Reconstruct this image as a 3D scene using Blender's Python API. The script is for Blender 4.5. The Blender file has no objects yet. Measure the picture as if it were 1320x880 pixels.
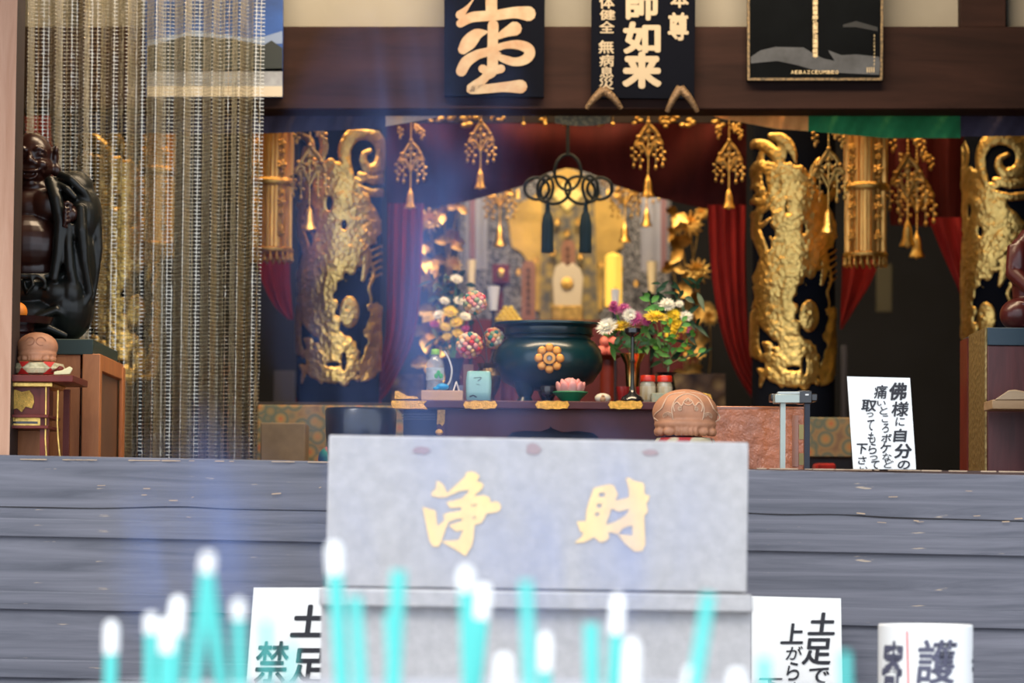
import bpy, math, random
from math import sin, cos, pi, sqrt, atan2, radians
from mathutils import Vector, Matrix, geometry
import numpy as np
random.seed(7)
sc = bpy.context.scene
COL = sc.collection
# ---------------------------------------------------------------- camera
F = 4500.0
CAMZ = 1.5
PITCH = math.atan(260 / F)
RC = Matrix.Rotation(pi / 2 + PITCH, 3, 'X') @ Matrix.Rotation(radians(0.5), 3, 'Z')
cam = bpy.data.objects.new('camera', bpy.data.cameras.new('camera'))
COL.objects.link(cam)
cam.location = (0, 0, CAMZ)
cam.rotation_euler = RC.to_euler()
cam.data.sensor_width = 36
cam.data.lens = F / 1320 * 36
cam.data.dof.use_dof = True
cam.data.dof.focus_distance = 12.6
cam.data.dof.aperture_fstop = 1.75
cam.data.clip_end = 200
sc.camera = cam
sc.view_settings.view_transform = 'Standard'
sc.cycles.use_denoising = True
sc.cycles.max_bounces = 8
sc.cycles.transparent_max_bounces = 16
sc.cycles.sample_clamp_indirect = 6
sc.cycles.caustics_reflective = False

def P(px, py, Y):
    """world point seen at photo point (px,py), standing at depth Y"""
    d = RC @ Vector(((px - 660) / F, (440 - py) / F, -1))
    return Vector((0, 0, CAMZ)) + d * (Y / d.y)
def mp(Y):
    return Y / F

# ---------------------------------------------------------------- materials
def M(name, col, rough=.5, metal=0., var=0., vs=(8, 8, 8), bump=0., bs=60., coat=0., emit=None, es=0., trans=0., alt=None, sheen=0., ior=None, spec=None, bdist=.01):
    m = bpy.data.materials.new(name); m.use_nodes = True
    nt = m.node_tree; b = nt.nodes['Principled BSDF']
    b.inputs['Base Color'].default_value = (*col, 1)
    b.inputs['Roughness'].default_value = rough
    b.inputs['Metallic'].default_value = metal
    if coat: b.inputs['Coat Weight'].default_value = coat; b.inputs['Coat Roughness'].default_value = .12
    if emit: b.inputs['Emission Color'].default_value = (*emit, 1); b.inputs['Emission Strength'].default_value = es
    if trans: b.inputs['Transmission Weight'].default_value = trans
    if sheen: b.inputs['Sheen Weight'].default_value = sheen
    if ior: b.inputs['IOR'].default_value = ior
    if spec is not None: b.inputs['Specular IOR Level'].default_value = spec
    if var or alt or bump:
        tc = nt.nodes.new('ShaderNodeTexCoord')
        mpn = nt.nodes.new('ShaderNodeMapping'); mpn.inputs['Scale'].default_value = vs if hasattr(vs, '__len__') else (vs,) * 3
        nt.links.new(tc.outputs['Object'], mpn.inputs['Vector'])
        nz = nt.nodes.new('ShaderNodeTexNoise'); nz.inputs['Scale'].default_value = 1; nz.inputs['Detail'].default_value = 6
        nz.inputs['Roughness'].default_value = .6
        nt.links.new(mpn.outputs[0], nz.inputs['Vector'])
        if var or alt:
            rp = nt.nodes.new('ShaderNodeValToRGB')
            rp.color_ramp.elements[0].position = .33; rp.color_ramp.elements[1].position = .67
            c2 = alt if alt else tuple(min(1, c * (1 + var)) for c in col)
            c1 = col if alt else tuple(c * (1 - var) for c in col)
            rp.color_ramp.elements[0].color = (*c1, 1); rp.color_ramp.elements[1].color = (*c2, 1)
            nt.links.new(nz.outputs[0], rp.inputs[0]); nt.links.new(rp.outputs[0], b.inputs['Base Color'])
        if bump:
            n2 = nt.nodes.new('ShaderNodeTexNoise'); n2.inputs['Scale'].default_value = bs; n2.inputs['Detail'].default_value = 4
            nt.links.new(tc.outputs['Object'], n2.inputs['Vector'])
            bp = nt.nodes.new('ShaderNodeBump'); bp.inputs['Strength'].default_value = bump; bp.inputs['Distance'].default_value = bdist
            nt.links.new(n2.outputs[0], bp.inputs['Height']); nt.links.new(bp.outputs[0], b.inputs['Normal'])
    return m

def nodes(m): return m.node_tree, m.node_tree.nodes['Principled BSDF']
def ramp(nt, stops, mode='LINEAR'):
    r = nt.nodes.new('ShaderNodeValToRGB'); r.color_ramp.interpolation = mode
    e = r.color_ramp.elements
    e[0].position = stops[0][0]; e[0].color = (*stops[0][1], 1)
    e[1].position = stops[1][0]; e[1].color = (*stops[1][1], 1)
    for p, c in stops[2:]:
        x = e.new(p); x.color = (*c, 1)
    return r

def pattern(name, stops, scale, rough=.7, metal=0., feature='F1', bump=0.):
    """voronoi cell pattern (brocade, dots, flowers)"""
    m = M(name, stops[0][1], rough, metal); nt, b = nodes(m)
    tc = nt.nodes.new('ShaderNodeTexCoord'); v = nt.nodes.new('ShaderNodeTexVoronoi'); v.feature = feature
    v.inputs['Scale'].default_value = scale
    nt.links.new(tc.outputs['Object'], v.inputs['Vector'])
    r = ramp(nt, stops); nt.links.new(v.outputs[0], r.inputs[0]); nt.links.new(r.outputs[0], b.inputs['Base Color'])
    if bump:
        bp = nt.nodes.new('ShaderNodeBump'); bp.inputs['Strength'].default_value = bump; bp.inputs['Distance'].default_value = .01
        nt.links.new(v.outputs[0], bp.inputs['Height']); nt.links.new(bp.outputs[0], b.inputs['Normal'])
    return m

def wood_mat(name, dark, light, sc3=(1.2, 14, 14), rough=.6, crack=None, scuff=None, bump=.25):
    m = M(name, dark, rough); nt, b = nodes(m)
    tc = nt.nodes.new('ShaderNodeTexCoord'); mn = nt.nodes.new('ShaderNodeMapping'); mn.inputs['Scale'].default_value = sc3
    nt.links.new(tc.outputs['Object'], mn.inputs['Vector'])
    n1 = nt.nodes.new('ShaderNodeTexNoise'); n1.inputs['Scale'].default_value = 1; n1.inputs['Detail'].default_value = 8; n1.inputs['Roughness'].default_value = .65
    n1.inputs['Distortion'].default_value = .6
    nt.links.new(mn.outputs[0], n1.inputs['Vector'])
    r = ramp(nt, [(.3, dark), (.7, light)]); nt.links.new(n1.outputs[0], r.inputs[0])
    out = r.outputs[0]
    if scuff:
        m2 = nt.nodes.new('ShaderNodeMapping'); m2.inputs['Scale'].default_value = (7, 60, 60)
        nt.links.new(tc.outputs['Object'], m2.inputs['Vector'])
        n3 = nt.nodes.new('ShaderNodeTexNoise'); n3.inputs['Scale'].default_value = 1; n3.inputs['Detail'].default_value = 10
        nt.links.new(m2.outputs[0], n3.inputs['Vector'])
        rr = ramp(nt, [(.70, (0, 0, 0)), (.74, (1, 1, 1))]); nt.links.new(n3.outputs[0], rr.inputs[0])
        mx = nt.nodes.new('ShaderNodeMixRGB'); mx.inputs[2].default_value = (*scuff, 1)
        nt.links.new(rr.outputs[0], mx.inputs[0]); nt.links.new(out, mx.inputs[1]); out = mx.outputs[0]
    nt.links.new(out, b.inputs['Base Color'])
    if bump:
        bp = nt.nodes.new('ShaderNodeBump'); bp.inputs['Strength'].default_value = bump; bp.inputs['Distance'].default_value = .004
        nt.links.new(n1.outputs[0], bp.inputs['Height']); nt.links.new(bp.outputs[0], b.inputs['Normal'])
    return m

GOLD = M('gold', (.80, .52, .15), .32, 1., var=.25, vs=(30, 30, 30), bump=.25, bs=120)
GOLDL = M('gold_leaf', (.80, .56, .18), .40, 1., var=.2, vs=(25, 25, 25), bump=.5, bs=90)
nt_, b_ = nodes(GOLDL)
tc_ = nt_.nodes.new('ShaderNodeTexCoord'); vo_ = nt_.nodes.new('ShaderNodeTexVoronoi'); vo_.inputs['Scale'].default_value = 55
no_ = nt_.nodes.new('ShaderNodeTexNoise'); no_.inputs['Scale'].default_value = 22
nt_.links.new(tc_.outputs['Object'], vo_.inputs['Vector']); nt_.links.new(tc_.outputs['Object'], no_.inputs['Vector'])
ad_ = nt_.nodes.new('ShaderNodeMath'); ad_.operation = 'ADD'; nt_.links.new(vo_.outputs[0], ad_.inputs[0]); nt_.links.new(no_.outputs[0], ad_.inputs[1])
bp_ = nt_.nodes.new('ShaderNodeBump'); bp_.inputs['Strength'].default_value = .8; bp_.inputs['Distance'].default_value = .0042; bp_.invert = True
nt_.links.new(ad_.outputs[0], bp_.inputs['Height']); nt_.links.new(bp_.outputs[0], b_.inputs['Normal'])
GOLDD = M('old_gold', (.55, .34, .10), .38, 1., var=.4, vs=(40, 40, 40), bump=.3, bs=150)
GOLDP = M('gold_plate', (.85, .50, .12), .35, .85, var=.25, vs=(90, 90, 90), bump=.7, bs=260)
BLACK = M('black_lacquer', (.012, .012, .014), .22, coat=.6)
DARK = M('dark_wood', (.018, .012, .012), .6, var=.3)  # one very dark wood tone for ceilings, backing boards and frames
PAPER = M('white_paper', (.93, .93, .90), .7)
INK = M('ink', (.012, .012, .018), .5)
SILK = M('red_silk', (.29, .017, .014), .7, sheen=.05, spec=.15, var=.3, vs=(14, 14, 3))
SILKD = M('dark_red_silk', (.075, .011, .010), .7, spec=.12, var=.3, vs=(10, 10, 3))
PLASTER = M('plaster', (.27, .25, .20), .8, var=.06, vs=(3, 3, 3))
BEAM = wood_mat('dark_beam_wood', (.011, .005, .004), (.036, .016, .012), (1.0, 9, 9), .75)
BEAM.node_tree.nodes['Principled BSDF'].inputs['Specular IOR Level'].default_value = .15
STEP = wood_mat('weathered_step_wood', (.082, .086, .108), (.20, .20, .235), (1.1, 16, 26), .65, scuff=(.45, .36, .27))
CEDAR = wood_mat('cedar', (.38, .11, .03), (.66, .25, .08), (12, 12, 1.5), .45)
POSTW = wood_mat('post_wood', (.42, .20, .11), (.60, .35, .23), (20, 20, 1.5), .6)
MAROON = M('maroon_lacquer', (.15, .022, .014), .35, var=.2, spec=.3)
GREENB = M('dark_green_board', (.022, .045, .034), .5)
STEEL = M('brushed_sheet_steel', (.45, .435, .43), .55, .15, var=.09, vs=(26, 26, 26), bump=.1, bs=90)
YEL = M('yellow_petals', (.88, .64, .02), .5, sheen=.2)
WHT = M('white_petals', (.80, .78, .66), .5)
PNK = M('magenta_petals', (.42, .06, .22), .5)
LEAF = M('leaf_green', (.06, .17, .03), .45, var=.4, vs=(20, 20, 20))
LEAFD = M('dark_leaf', (.015, .06, .025), .5)
WAXW = M('glowing_white_wax', (.90, .89, .83), .4, emit=(1, .93, .82), es=.22)  # faint emission added to brighten candles that have no flame
TEALIN = M('teal_incense', (.10, .58, .53), .8)
ASH = M('incense_ash', (.93, .92, .90), .9)

# ---------------------------------------------------------------- mesh builder
class MB:
    def __init__(s): s.v = []; s.f = []; s.m = []; s.mi = 0; s.k = 0
    def add(s, vs, fs):
        o = len(s.v); s.v += [tuple(v) for v in vs]; s.f += [tuple(i + o for i in f) for f in fs]; s.m += [s.mi] * len(fs)
        return s
    def prism(s, a, b):
        """a,b: matching rings of points (front, back)"""
        n = len(a)
        return s.add(list(a) + list(b), [tuple(range(n))[::-1], tuple(range(n, 2 * n))] + [(i, (i + 1) % n, n + (i + 1) % n, n + i) for i in range(n)])
    def box(s, x0, x1, y0, y1, z0, z1):
        a = [(x0, y0, z0), (x1, y0, z0), (x1, y0, z1), (x0, y0, z1)]; b = [(x, y1, z) for x, y, z in a]
        return s.prism(a, b)
    def obox(s, c, sz, R=None):
        R = R or Matrix.Identity(3); c = Vector(c)
        a = [c + R @ Vector((x * sz[0] / 2, -sz[1] / 2, z * sz[2] / 2)) for x, z in ((-1, -1), (1, -1), (1, 1), (-1, 1))]
        b = [p + R @ Vector((0, sz[1], 0)) for p in a]
        return s.prism(a, b)
    def pq(s, q, Y, d):
        """photo quad/polygon standing at depth Y, straight back by d metres"""
        a = [P(x, y, Y) for x, y in q]; a = a[::-1] if True else a
        return s.prism(a, [p + Vector((0, d, 0)) for p in a])
    def pr(s, x0, y0, x1, y1, Y, d): return s.pq([(x0, y0), (x1, y0), (x1, y1), (x0, y1)], Y, d)
    def ball(s, c, r, nu=16, nv=10, R=None):
        r = (r,) * 3 if not hasattr(r, '__len__') else r; c = Vector(c); vs = []; fs = []
        for j in range(nv + 1):
            t = pi * j / nv
            for i in range(nu):
                a = 2 * pi * i / nu
                p = Vector((r[0] * sin(t) * cos(a), r[1] * sin(t) * sin(a), r[2] * cos(t)))
                vs.append(c + (R @ p if R else p))
        for j in range(nv):
            for i in range(nu):
                i2 = (i + 1) % nu; q = (j * nu + i, (j + 1) * nu + i, (j + 1) * nu + i2, j * nu + i2)
                fs.append(q if 0 < j < nv - 1 else (q if False else ((q[0], q[1], q[2]) if j == 0 else (q[0], q[1], q[3]))))
        return s.add(vs, fs)
    def lathe(s, prof, c, n=32, R=None, sx=1, sy=1, cap=True):
        c = Vector(c); vs = []; fs = []; k = len(prof)
        for r, z in prof:
            for i in range(n):
                a = 2 * pi * i / n; p = Vector((r * cos(a) * sx, r * sin(a) * sy, z)); vs.append(c + (R @ p if R else p))
        for j in range(k - 1):
            for i in range(n):
                i2 = (i + 1) % n; fs.append((j * n + i, j * n + i2, (j + 1) * n + i2, (j + 1) * n + i))
        if cap and prof[0][0] > 1e-6: fs.append(tuple(range(n))[::-1])
        if cap and prof[-1][0] > 1e-6: fs.append(tuple(range((k - 1) * n, k * n)))
        return s.add(vs, fs)
    def tube(s, pts, r, n=8, cap=True, flat=1.0):
        pts = [Vector(p) for p in pts]; k = len(pts)
        rr = r if hasattr(r, '__len__') else [r] * k
        vs = []; fs = []; up = None
        for i, p in enumerate(pts):
            t = (pts[min(i + 1, k - 1)] - pts[max(i - 1, 0)])
            t = t.normalized() if t.length > 1e-9 else Vector((0, 0, 1))
            if up is None:
                up = Vector((0, 1, 0)) if abs(t.y) < .9 else Vector((1, 0, 0))
            up = (up - t * up.dot(t)); up = up.normalized() if up.length > 1e-6 else t.orthogonal().normalized()
            sd = t.cross(up)
            for a in range(n):
                an = 2 * pi * a / n; vs.append(p + (sd * cos(an) + up * sin(an) * flat) * rr[i])
        for i in range(k - 1):
            for a in range(n):
                a2 = (a + 1) % n; fs.append((i * n + a, i * n + a2, (i + 1) * n + a2, (i + 1) * n + a))
        if cap: fs += [tuple(range(n))[::-1], tuple(range((k - 1) * n, k * n))]
        return s.add(vs, fs)
    def sheet(s, grid):
        h = len(grid); w = len(grid[0])
        return s.add([p for r in grid for p in r], [(j * w + i, j * w + i + 1, (j + 1) * w + i + 1, (j + 1) * w + i) for j in range(h - 1) for i in range(w - 1)])
    def polys(s, loops, f3):
        """flat polygon with holes; f3 maps 2d -> 3d"""
        flat = [p for l in loops for p in l]
        tr = geometry.tessellate_polygon([[Vector((x, y, 0)) for x, y in l] for l in loops])
        return s.add([f3(x, y) for x, y in flat], tr)
    def ribbon(s, pts, w, f3):
        pts = smooth2(pts, w); vs = []; s.k += 1; g3 = f3; lift = Vector((0, -.00025 * s.k, 0)); f3 = lambda x, y: g3(x, y) + lift
        for i, (x, y, ww) in enumerate(pts):
            a = pts[max(i - 1, 0)]; b = pts[min(i + 1, len(pts) - 1)]
            tx, ty = b[0] - a[0], b[1] - a[1]; l = math.hypot(tx, ty) or 1
            nx, ny = -ty / l * ww / 2, tx / l * ww / 2
            vs += [f3(x + nx, y + ny), f3(x - nx, y - ny)]
        s.add(vs, [(2 * i, 2 * i + 1, 2 * i + 3, 2 * i + 2) for i in range(len(pts) - 1)])
        lift = Vector((0, -.00025 * s.k - .0001, 0))
        for (x, y, ww) in (pts[0], pts[-1]):
            s.add([f3(x + ww / 2 * cos(2 * pi * k / 10), y + ww / 2 * sin(2 * pi * k / 10)) for k in range(10)], [tuple(range(10))])
        return s

def smooth2(pts, w, n=6):
    ww = w if hasattr(w, '__len__') else [w] * len(pts)
    P4 = [(p[0], p[1], a) for p, a in zip(pts, ww)]; out = []
    for i in range(len(P4) - 1):
        p0 = P4[max(i - 1, 0)]; p1 = P4[i]; p2 = P4[i + 1]; p3 = P4[min(i + 2, len(P4) - 1)]
        for k in range(n):
            t = k / n
            out.append(tuple(.5 * ((2 * b) + (-a + c) * t + (2 * a - 5 * b + 4 * c - d) * t * t + (-a + 3 * b - 3 * c + d) * t ** 3) for a, b, c, d in zip(p0, p1, p2, p3)))
    out.append(P4[-1]); return out
def smooth3(pts, n=6):
    out = []; L = len(pts)
    for i in range(L - 1):
        p0, p1, p2, p3 = (Vector(pts[max(i - 1, 0)]), Vector(pts[i]), Vector(pts[i + 1]), Vector(pts[min(i + 2, L - 1)]))
        for k in range(n):
            t = k / n; out.append(.5 * ((2 * p1) + (-p0 + p2) * t + (2 * p0 - 5 * p1 + 4 * p2 - p3) * t * t + (-p0 + 3 * p1 - 3 * p2 + p3) * t ** 3))
    out.append(Vector(pts[-1])); return out

ORG = {}
def link(o, parent=None):
    COL.objects.link(o)
    if parent is not None: o.parent = parent
    return o
def mesh_of(name, mb, mats, org=Vector((0, 0, 0)), ang=40, recalc=True):
    me = bpy.data.meshes.new(name)
    me.from_pydata([tuple(Vector(v) - org) for v in mb.v], [], mb.f)
    mats = mats if isinstance(mats, (list, tuple)) else [mats]
    for m in mats: me.materials.append(m)
    if len(mats) > 1: me.polygons.foreach_set('material_index', mb.m)
    if recalc:
        import bmesh
        bm = bmesh.new(); bm.from_mesh(me); bmesh.ops.recalc_face_normals(bm, faces=bm.faces); bm.to_mesh(me); bm.free()
    me.shade_smooth()
    me.set_sharp_from_angle(angle=radians(ang))
    return me
def bevel(o, w, seg=2):
    b = o.modifiers.new('bevel', 'BEVEL'); b.width = w; b.segments = seg; b.limit_method = 'ANGLE'; return o
def part(name, mb, mats, parent, bev=0, ang=40, label=None, recalc=True):
    org = ORG[parent.name]
    o = bpy.data.objects.new(name, mesh_of(name, mb, mats, org, ang, recalc)); link(o, parent); ORG[o.name] = org
    if bev: bevel(o, bev)
    if label: o['label'] = label
    return o
def thing(name, label, cat, loc, group=None):
    o = bpy.data.objects.new(name, None); o.empty_display_size = .05; link(o); o.location = loc; ORG[o.name] = Vector(loc)
    o['label'] = label; o['category'] = cat
    if group: o['group'] = group
    return o
def base(mb):
    a = np.array(mb.v); return Vector(((a[:, 0].min() + a[:, 0].max()) / 2, (a[:, 1].min() + a[:, 1].max()) / 2, a[:, 2].min()))
def solo(name, label, cat, mb, mats, group=None, bev=0, ang=40, kind=None, recalc=True):
    org = base(mb)
    o = bpy.data.objects.new(name, mesh_of(name, mb, mats, org, ang, recalc)); link(o); o.location = org; ORG[o.name] = org
    if label: o['label'] = label
    if cat: o['category'] = cat
    if group: o['group'] = group
    if kind: o['kind'] = kind
    if bev: bevel(o, bev)
    return o
def struct(name, mb, mats, bev=0, parent=None, ang=40):
    if parent: return part(name, mb, mats, parent, bev, ang)
    return solo(name, None, None, mb, mats, kind='structure', bev=bev, ang=ang)
def copy_tree(o, parent=None):
    c = o.copy(); COL.objects.link(c); ORG[c.name] = ORG[o.name]
    if parent is not None: c.parent = parent
    for ch in [x for x in KIDS(o)]: copy_tree(ch, c)
    return c
def KIDS(o): return [x for x in list(COL.objects) if x.parent is o]
def remeshed(mb, voxel, smooth=4):
    me = bpy.data.meshes.new('tmp'); me.from_pydata([tuple(v) for v in mb.v], [], mb.f)
    import bmesh
    bm = bmesh.new(); bm.from_mesh(me); bmesh.ops.remove_doubles(bm, verts=bm.verts, dist=1e-6); bmesh.ops.recalc_face_normals(bm, faces=bm.faces); bm.to_mesh(me); bm.free()
    o = bpy.data.objects.new('tmp', me); COL.objects.link(o)
    r = o.modifiers.new('r', 'REMESH'); r.mode = 'VOXEL'; r.voxel_size = voxel
    s = o.modifiers.new('s', 'SMOOTH'); s.iterations = smooth; s.factor = .5
    dg = bpy.context.evaluated_depsgraph_get(); ev = o.evaluated_get(dg); m2 = bpy.data.meshes.new_from_object(ev)
    out = MB(); out.add([v.co[:] for v in m2.vertices], [tuple(p.vertices) for p in m2.polygons])
    bpy.data.objects.remove(o); bpy.data.meshes.remove(m2)
    return out

GL = {}
def glyph(ch, off=.012):
    k = (ch, off)
    if k in GL: return GL[k]
    c = bpy.data.curves.new('t', 'FONT'); c.body = ch; c.size = 1; c.offset = off; c.resolution_u = 4
    o = bpy.data.objects.new('t', c); COL.objects.link(o)
    m = bpy.data.meshes.new_from_object(o.evaluated_get(bpy.context.evaluated_depsgraph_get()))
    vs = [(v.co.x, v.co.y) for v in m.vertices]; fs = [tuple(p.vertices) for p in m.polygons]
    x0 = min(v[0] for v in vs); x1 = max(v[0] for v in vs); y0 = min(v[1] for v in vs); y1 = max(v[1] for v in vs)
    vs = [((v[0] - x0) / (x1 - x0) - .5, (v[1] - y0) / (y1 - y0) - .5) for v in vs]
    bpy.data.objects.remove(o); bpy.data.meshes.remove(m)
    GL[k] = (vs, fs); return GL[k]
def put_glyph(mb, ch, cx, cy, w, h, f3, off=.012, sh=0., rot=0.):
    vs, fs = glyph(ch, 0.0)
    k = off * 1.1; n = 8 if off > .004 else 1
    for q in range(n):   # thicken the strokes like a full brush
        ox, oy = (k * cos(2 * pi * q / n), k * sin(2 * pi * q / n)) if n > 1 else (0, 0)
        out = []
        for x, y in vs:
            X, Yy = (x * (1 - 2 * k) + ox) * w, (-y * (1 - 2 * k) + oy) * h; X -= Yy * sh
            out.append(f3(cx + X, cy + Yy) - Vector((0, .00012 * q, 0)))
        mb.add(out, fs)
def quadmap(q, Y, lean=0.0, dy=-.003):
    """map photo coords to a plane standing at Y, leaning back by `lean` m per m of height below top"""
    def f(x, y):
        yt = sum(p[1] for p in q[:2]) / 2; p = P(x, y, Y)
        Yd = Y - lean * (y - yt) * mp(Y) + dy
        return P(x, y, Yd)
    return f
# ================================================================= SETTING
Z0 = P(660, 598, 12.0).z          # hall floor level
def zz(py, Y): return P(660, py, Y).z
mb = MB(); mb.box(-9, 9, -6, 10.9, -.12, .0); struct('ground', mb, M('gravel', (.42, .41, .40), .9, var=.3, vs=(9, 9, 9), bump=.4, bs=60))
ZP = .62
mb = MB(); mb.box(-5, 5, 9.6, 11.2, -.1, ZP); struct('floor_stone_platform', mb, M('stone_platform', (.36, .36, .38), .85, var=.15, vs=(5, 5, 5)))
# stepped boards under the hall floor
def step_pair(name, Yf, zt, zl, zb, ov=.03):
    """lip (tread edge) + riser board behind it"""
    a = MB()
    a.prism([(-5, Yf, zl[0] + zl[2]), (5, Yf, zl[0] - zl[2]), (5, Yf, zl[1] - zl[2]), (-5, Yf, zl[1] + zl[2])], [(-5, Yf + .42, zl[0] + zl[2]), (5, Yf + .42, zl[0] - zl[2]), (5, Yf + .42, zl[1] - zl[2]), (-5, Yf + .42, zl[1] + zl[2])])
    return a
SL = .011 * 5   # the old steps sink a little to the right
def zpl(py, Y): return P(660, py, Y).z
def plank(name, Yf, py0, py1, d, parent=None):
    z1, z0 = zpl(py0, Yf), zpl(py1, Yf); a = MB()
    q = [(-5, Yf, z0 + SL), (5, Yf, z0 - SL), (5, Yf, z1 - SL), (-5, Yf, z1 + SL)]
    a.prism(q, [(x, Yf + d, z) for x, y, z in q])
    return solo(name, None, None, a, STEP, kind='structure', bev=.004)
plank('trim_1', 12.00, 599, 684, .25)
plank('trim_2', 11.985, 680, 704, .25)
plank('trim_3', 12.0, 700, 778, .25)
plank('trim_4', 11.982, 774, 798, .3)
plank('trim_5', 11.997, 794, 868, .3)
plank('trim_6', 11.978, 862, 886, .34)
plank('trim_7', 11.993, 880, 975, .3)
mb = MB(); mb.box(-5, 5, 11.02, 12.1, ZP, P(660, 962, 11.02).z - .01); struct('trim_8', mb, STEP, bev=.004)
# cracks and chipped edges of the top boards
tb_ = bpy.data.objects['trim_1']
def onboard(x, y): return P(x, y, 11.998)
for nm, pts, w_ in (('crack', [(-40, 652), (60, 654), (130, 655), (230, 653), (300, 656), (423, 658)], [.8, 1.6, 1.2, 1.8, 1.0, 1.4]), ('crack', [(962, 661), (1010, 663), (1080, 663), (1150, 667), (1230, 669), (1340, 672)], [1, 1.6, 1.2, 2.2, 1.4, 1.2])):
    part(nm, MB().ribbon(pts, w_, onboard), M('crack_dark', (.02, .018, .02), .9), tb_, recalc=False)
rng = random.Random(8)
for x0_, x1_, s0, s1 in ((0, 420, 590.5, 594.5), (968, 1320, 602.5, 607)):
    mb = MB()
    for q in range(26):
        x = rng.uniform(x0_, x1_); l = rng.uniform(3, 26); y = s0 + (s1 - s0) * (x - x0_) / (x1_ - x0_) + 1.0; mb.ribbon([(x, y), (x + l, y + .012 * l)], rng.uniform(.8, 1.7), onboard)
    for q in range(9):
        x = rng.uniform(x0_, x1_); y = rng.uniform(625, 680); l = rng.uniform(2, 12); mb.ribbon([(x, y), (x + l, y + rng.uniform(-1, 1))], rng.uniform(.6, 1.6), onboard)
    part('chipped_edge', mb, M('bare_wood_chip', (.50, .36, .24), .8), tb_, recalc=False)
# hall shell
TOPZ = zz(140, 14.0); CEIL = TOPZ + 1.5
mb = MB(); mb.box(-5.6, 5.6, 12.24, 20, Z0 - .3, Z0 - .004); struct('floor', mb, wood_mat('floor_boards', (.05, .022, .014), (.11, .05, .03), (10, 1, 10), .35))
mb = MB(); mb.box(-5.6, 5.6, 11.0, 20, CEIL, CEIL + .1); struct('ceiling', mb, DARK)
WALLM = M('dark_hall_wall', (.012, .014, .022), .7, var=.4, vs=(1.5, 1.5, 1.5))
mb = MB(); mb.box(-5.6, 5.6, 19.9, 20.1, Z0 - .3, CEIL); struct('wall_back', mb, WALLM)
for n, x in (('wall_left', -5.7), ('wall_right', 5.5)):
    mb = MB(); mb.box(x, x + .2, 12.24, 20, Z0 - .3, CEIL); struct(n, mb, WALLM)
mb = MB(); mb.box(-5.6, P(-190, 500, 12.0).x, 12.05, 12.2, Z0 - .01, CEIL); struct('wall_added_left', mb, BEAM)  # unseen panel added to narrow the opening and darken the hall
mb = MB(); mb.box(P(1372, 500, 12.0).x, 5.6, 12.05, 12.2, Z0 - .01, CEIL); struct('wall_added_right', mb, BEAM)  # matching unseen panel, added on the right to keep light out
# eave out over the steps
mb = MB(); mb.prism([(-6, 9.9, CEIL - .1), (6, 9.9, CEIL - .1), (6, 9.9, CEIL + .0), (-6, 9.9, CEIL + .0)], [(-6, 13, CEIL + .1), (6, 13, CEIL + .1), (6, 13, CEIL + .25), (-6, 13, CEIL + .25)])
struct('ceiling_eave', mb, DARK)
# lintel beam, plaster band
def levelband(py0, py1, Y, d, x0=-5, x1=5):
    """a level band whose height is read at the photo's right half, tilted like the old beam"""
    t = .0087; z1, z0 = zz(py0, Y), zz(py1, Y); q = [(x0, Y, z0 - t * -x0 * -1), (x1, Y, z0 + t * x1), (x1, Y, z1 + t * x1), (x0, Y, z1 + t * x0)]
    q[0] = (x0, Y, z0 + t * x0)
    return MB().prism(q, [(x, Y + d, z) for x, y, z in q])
struct('trim_9', levelband(34, 141, 14.0, .22), BEAM, bev=.006)
struct('wall_front', levelband(-380, 35, 14.10, .06), PLASTER)
for k, (x0, x1) in enumerate(((1238, 1297), (100, 112), (-60, -20))):
    mb = MB(); mb.pr(x0, -300, x1, 35, 14.02, .18); struct('trim_%d' % (10 + k), mb, BEAM, bev=.004)
# the near post: lit front and shaded side painted as two tones
mb = MB(); a = [P(-190, 760, 12.0), P(10, 760, 12.0), P(21, -90, 12.0), P(-190, -90, 12.0)]
a = [Vector((a[0].x, 12.03, Z0 - .004)), Vector((P(12, 590, 12.03).x, 12.03, Z0 - .004)), Vector((P(24, -60, 12.03).x, 12.03, CEIL)), Vector((a[3].x, 12.03, CEIL))]
b = [p + Vector((0, .20, 0)) for p in a]
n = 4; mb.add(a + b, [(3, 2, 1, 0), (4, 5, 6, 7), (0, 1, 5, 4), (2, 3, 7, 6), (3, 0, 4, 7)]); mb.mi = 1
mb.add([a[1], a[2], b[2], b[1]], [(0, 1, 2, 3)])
struct('trim_13', mb, [POSTW, M('post_side_shade', (.035, .02, .016), .6, var=.3)])

# ================================================================= OFFERTORY BOX
t = thing('offertory_box', 'pale grey sheet-metal offertory box with two gold brush characters, in front of the steps', 'offertory box', (P(693, 700, 10.6).x, 10.7, ZP))
qf = [(424, 560), (965, 570), (963, 764), (419, 756)]
mb = MB(); A = [P(x, y, 10.4) for x, y in qf]; A = A[::-1]; mb.prism(A, [p + Vector((0, .42, 0)) for p in A]); part('upper_case', mb, STEEL, t, .006)
mb = MB(); A = [P(x, y, 10.36) for x, y in [(411, 757), (970, 766), (971, 790), (411, 781)]][::-1]; mb.prism(A, [p + Vector((0, .5, 0)) for p in A]); part('ledge', mb, STEEL, t, .008)
A = [P(x, y, 10.4) for x, y in [(414, 780), (969, 789)]]; mb = MB()
q = [Vector((A[0].x, 10.4, ZP)), Vector((A[1].x, 10.4, ZP)), A[1], A[0]]; mb.prism(q, [p + Vector((0, .44, 0)) for p in q]); part('lower_case', mb, STEEL, t, .004)
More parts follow.
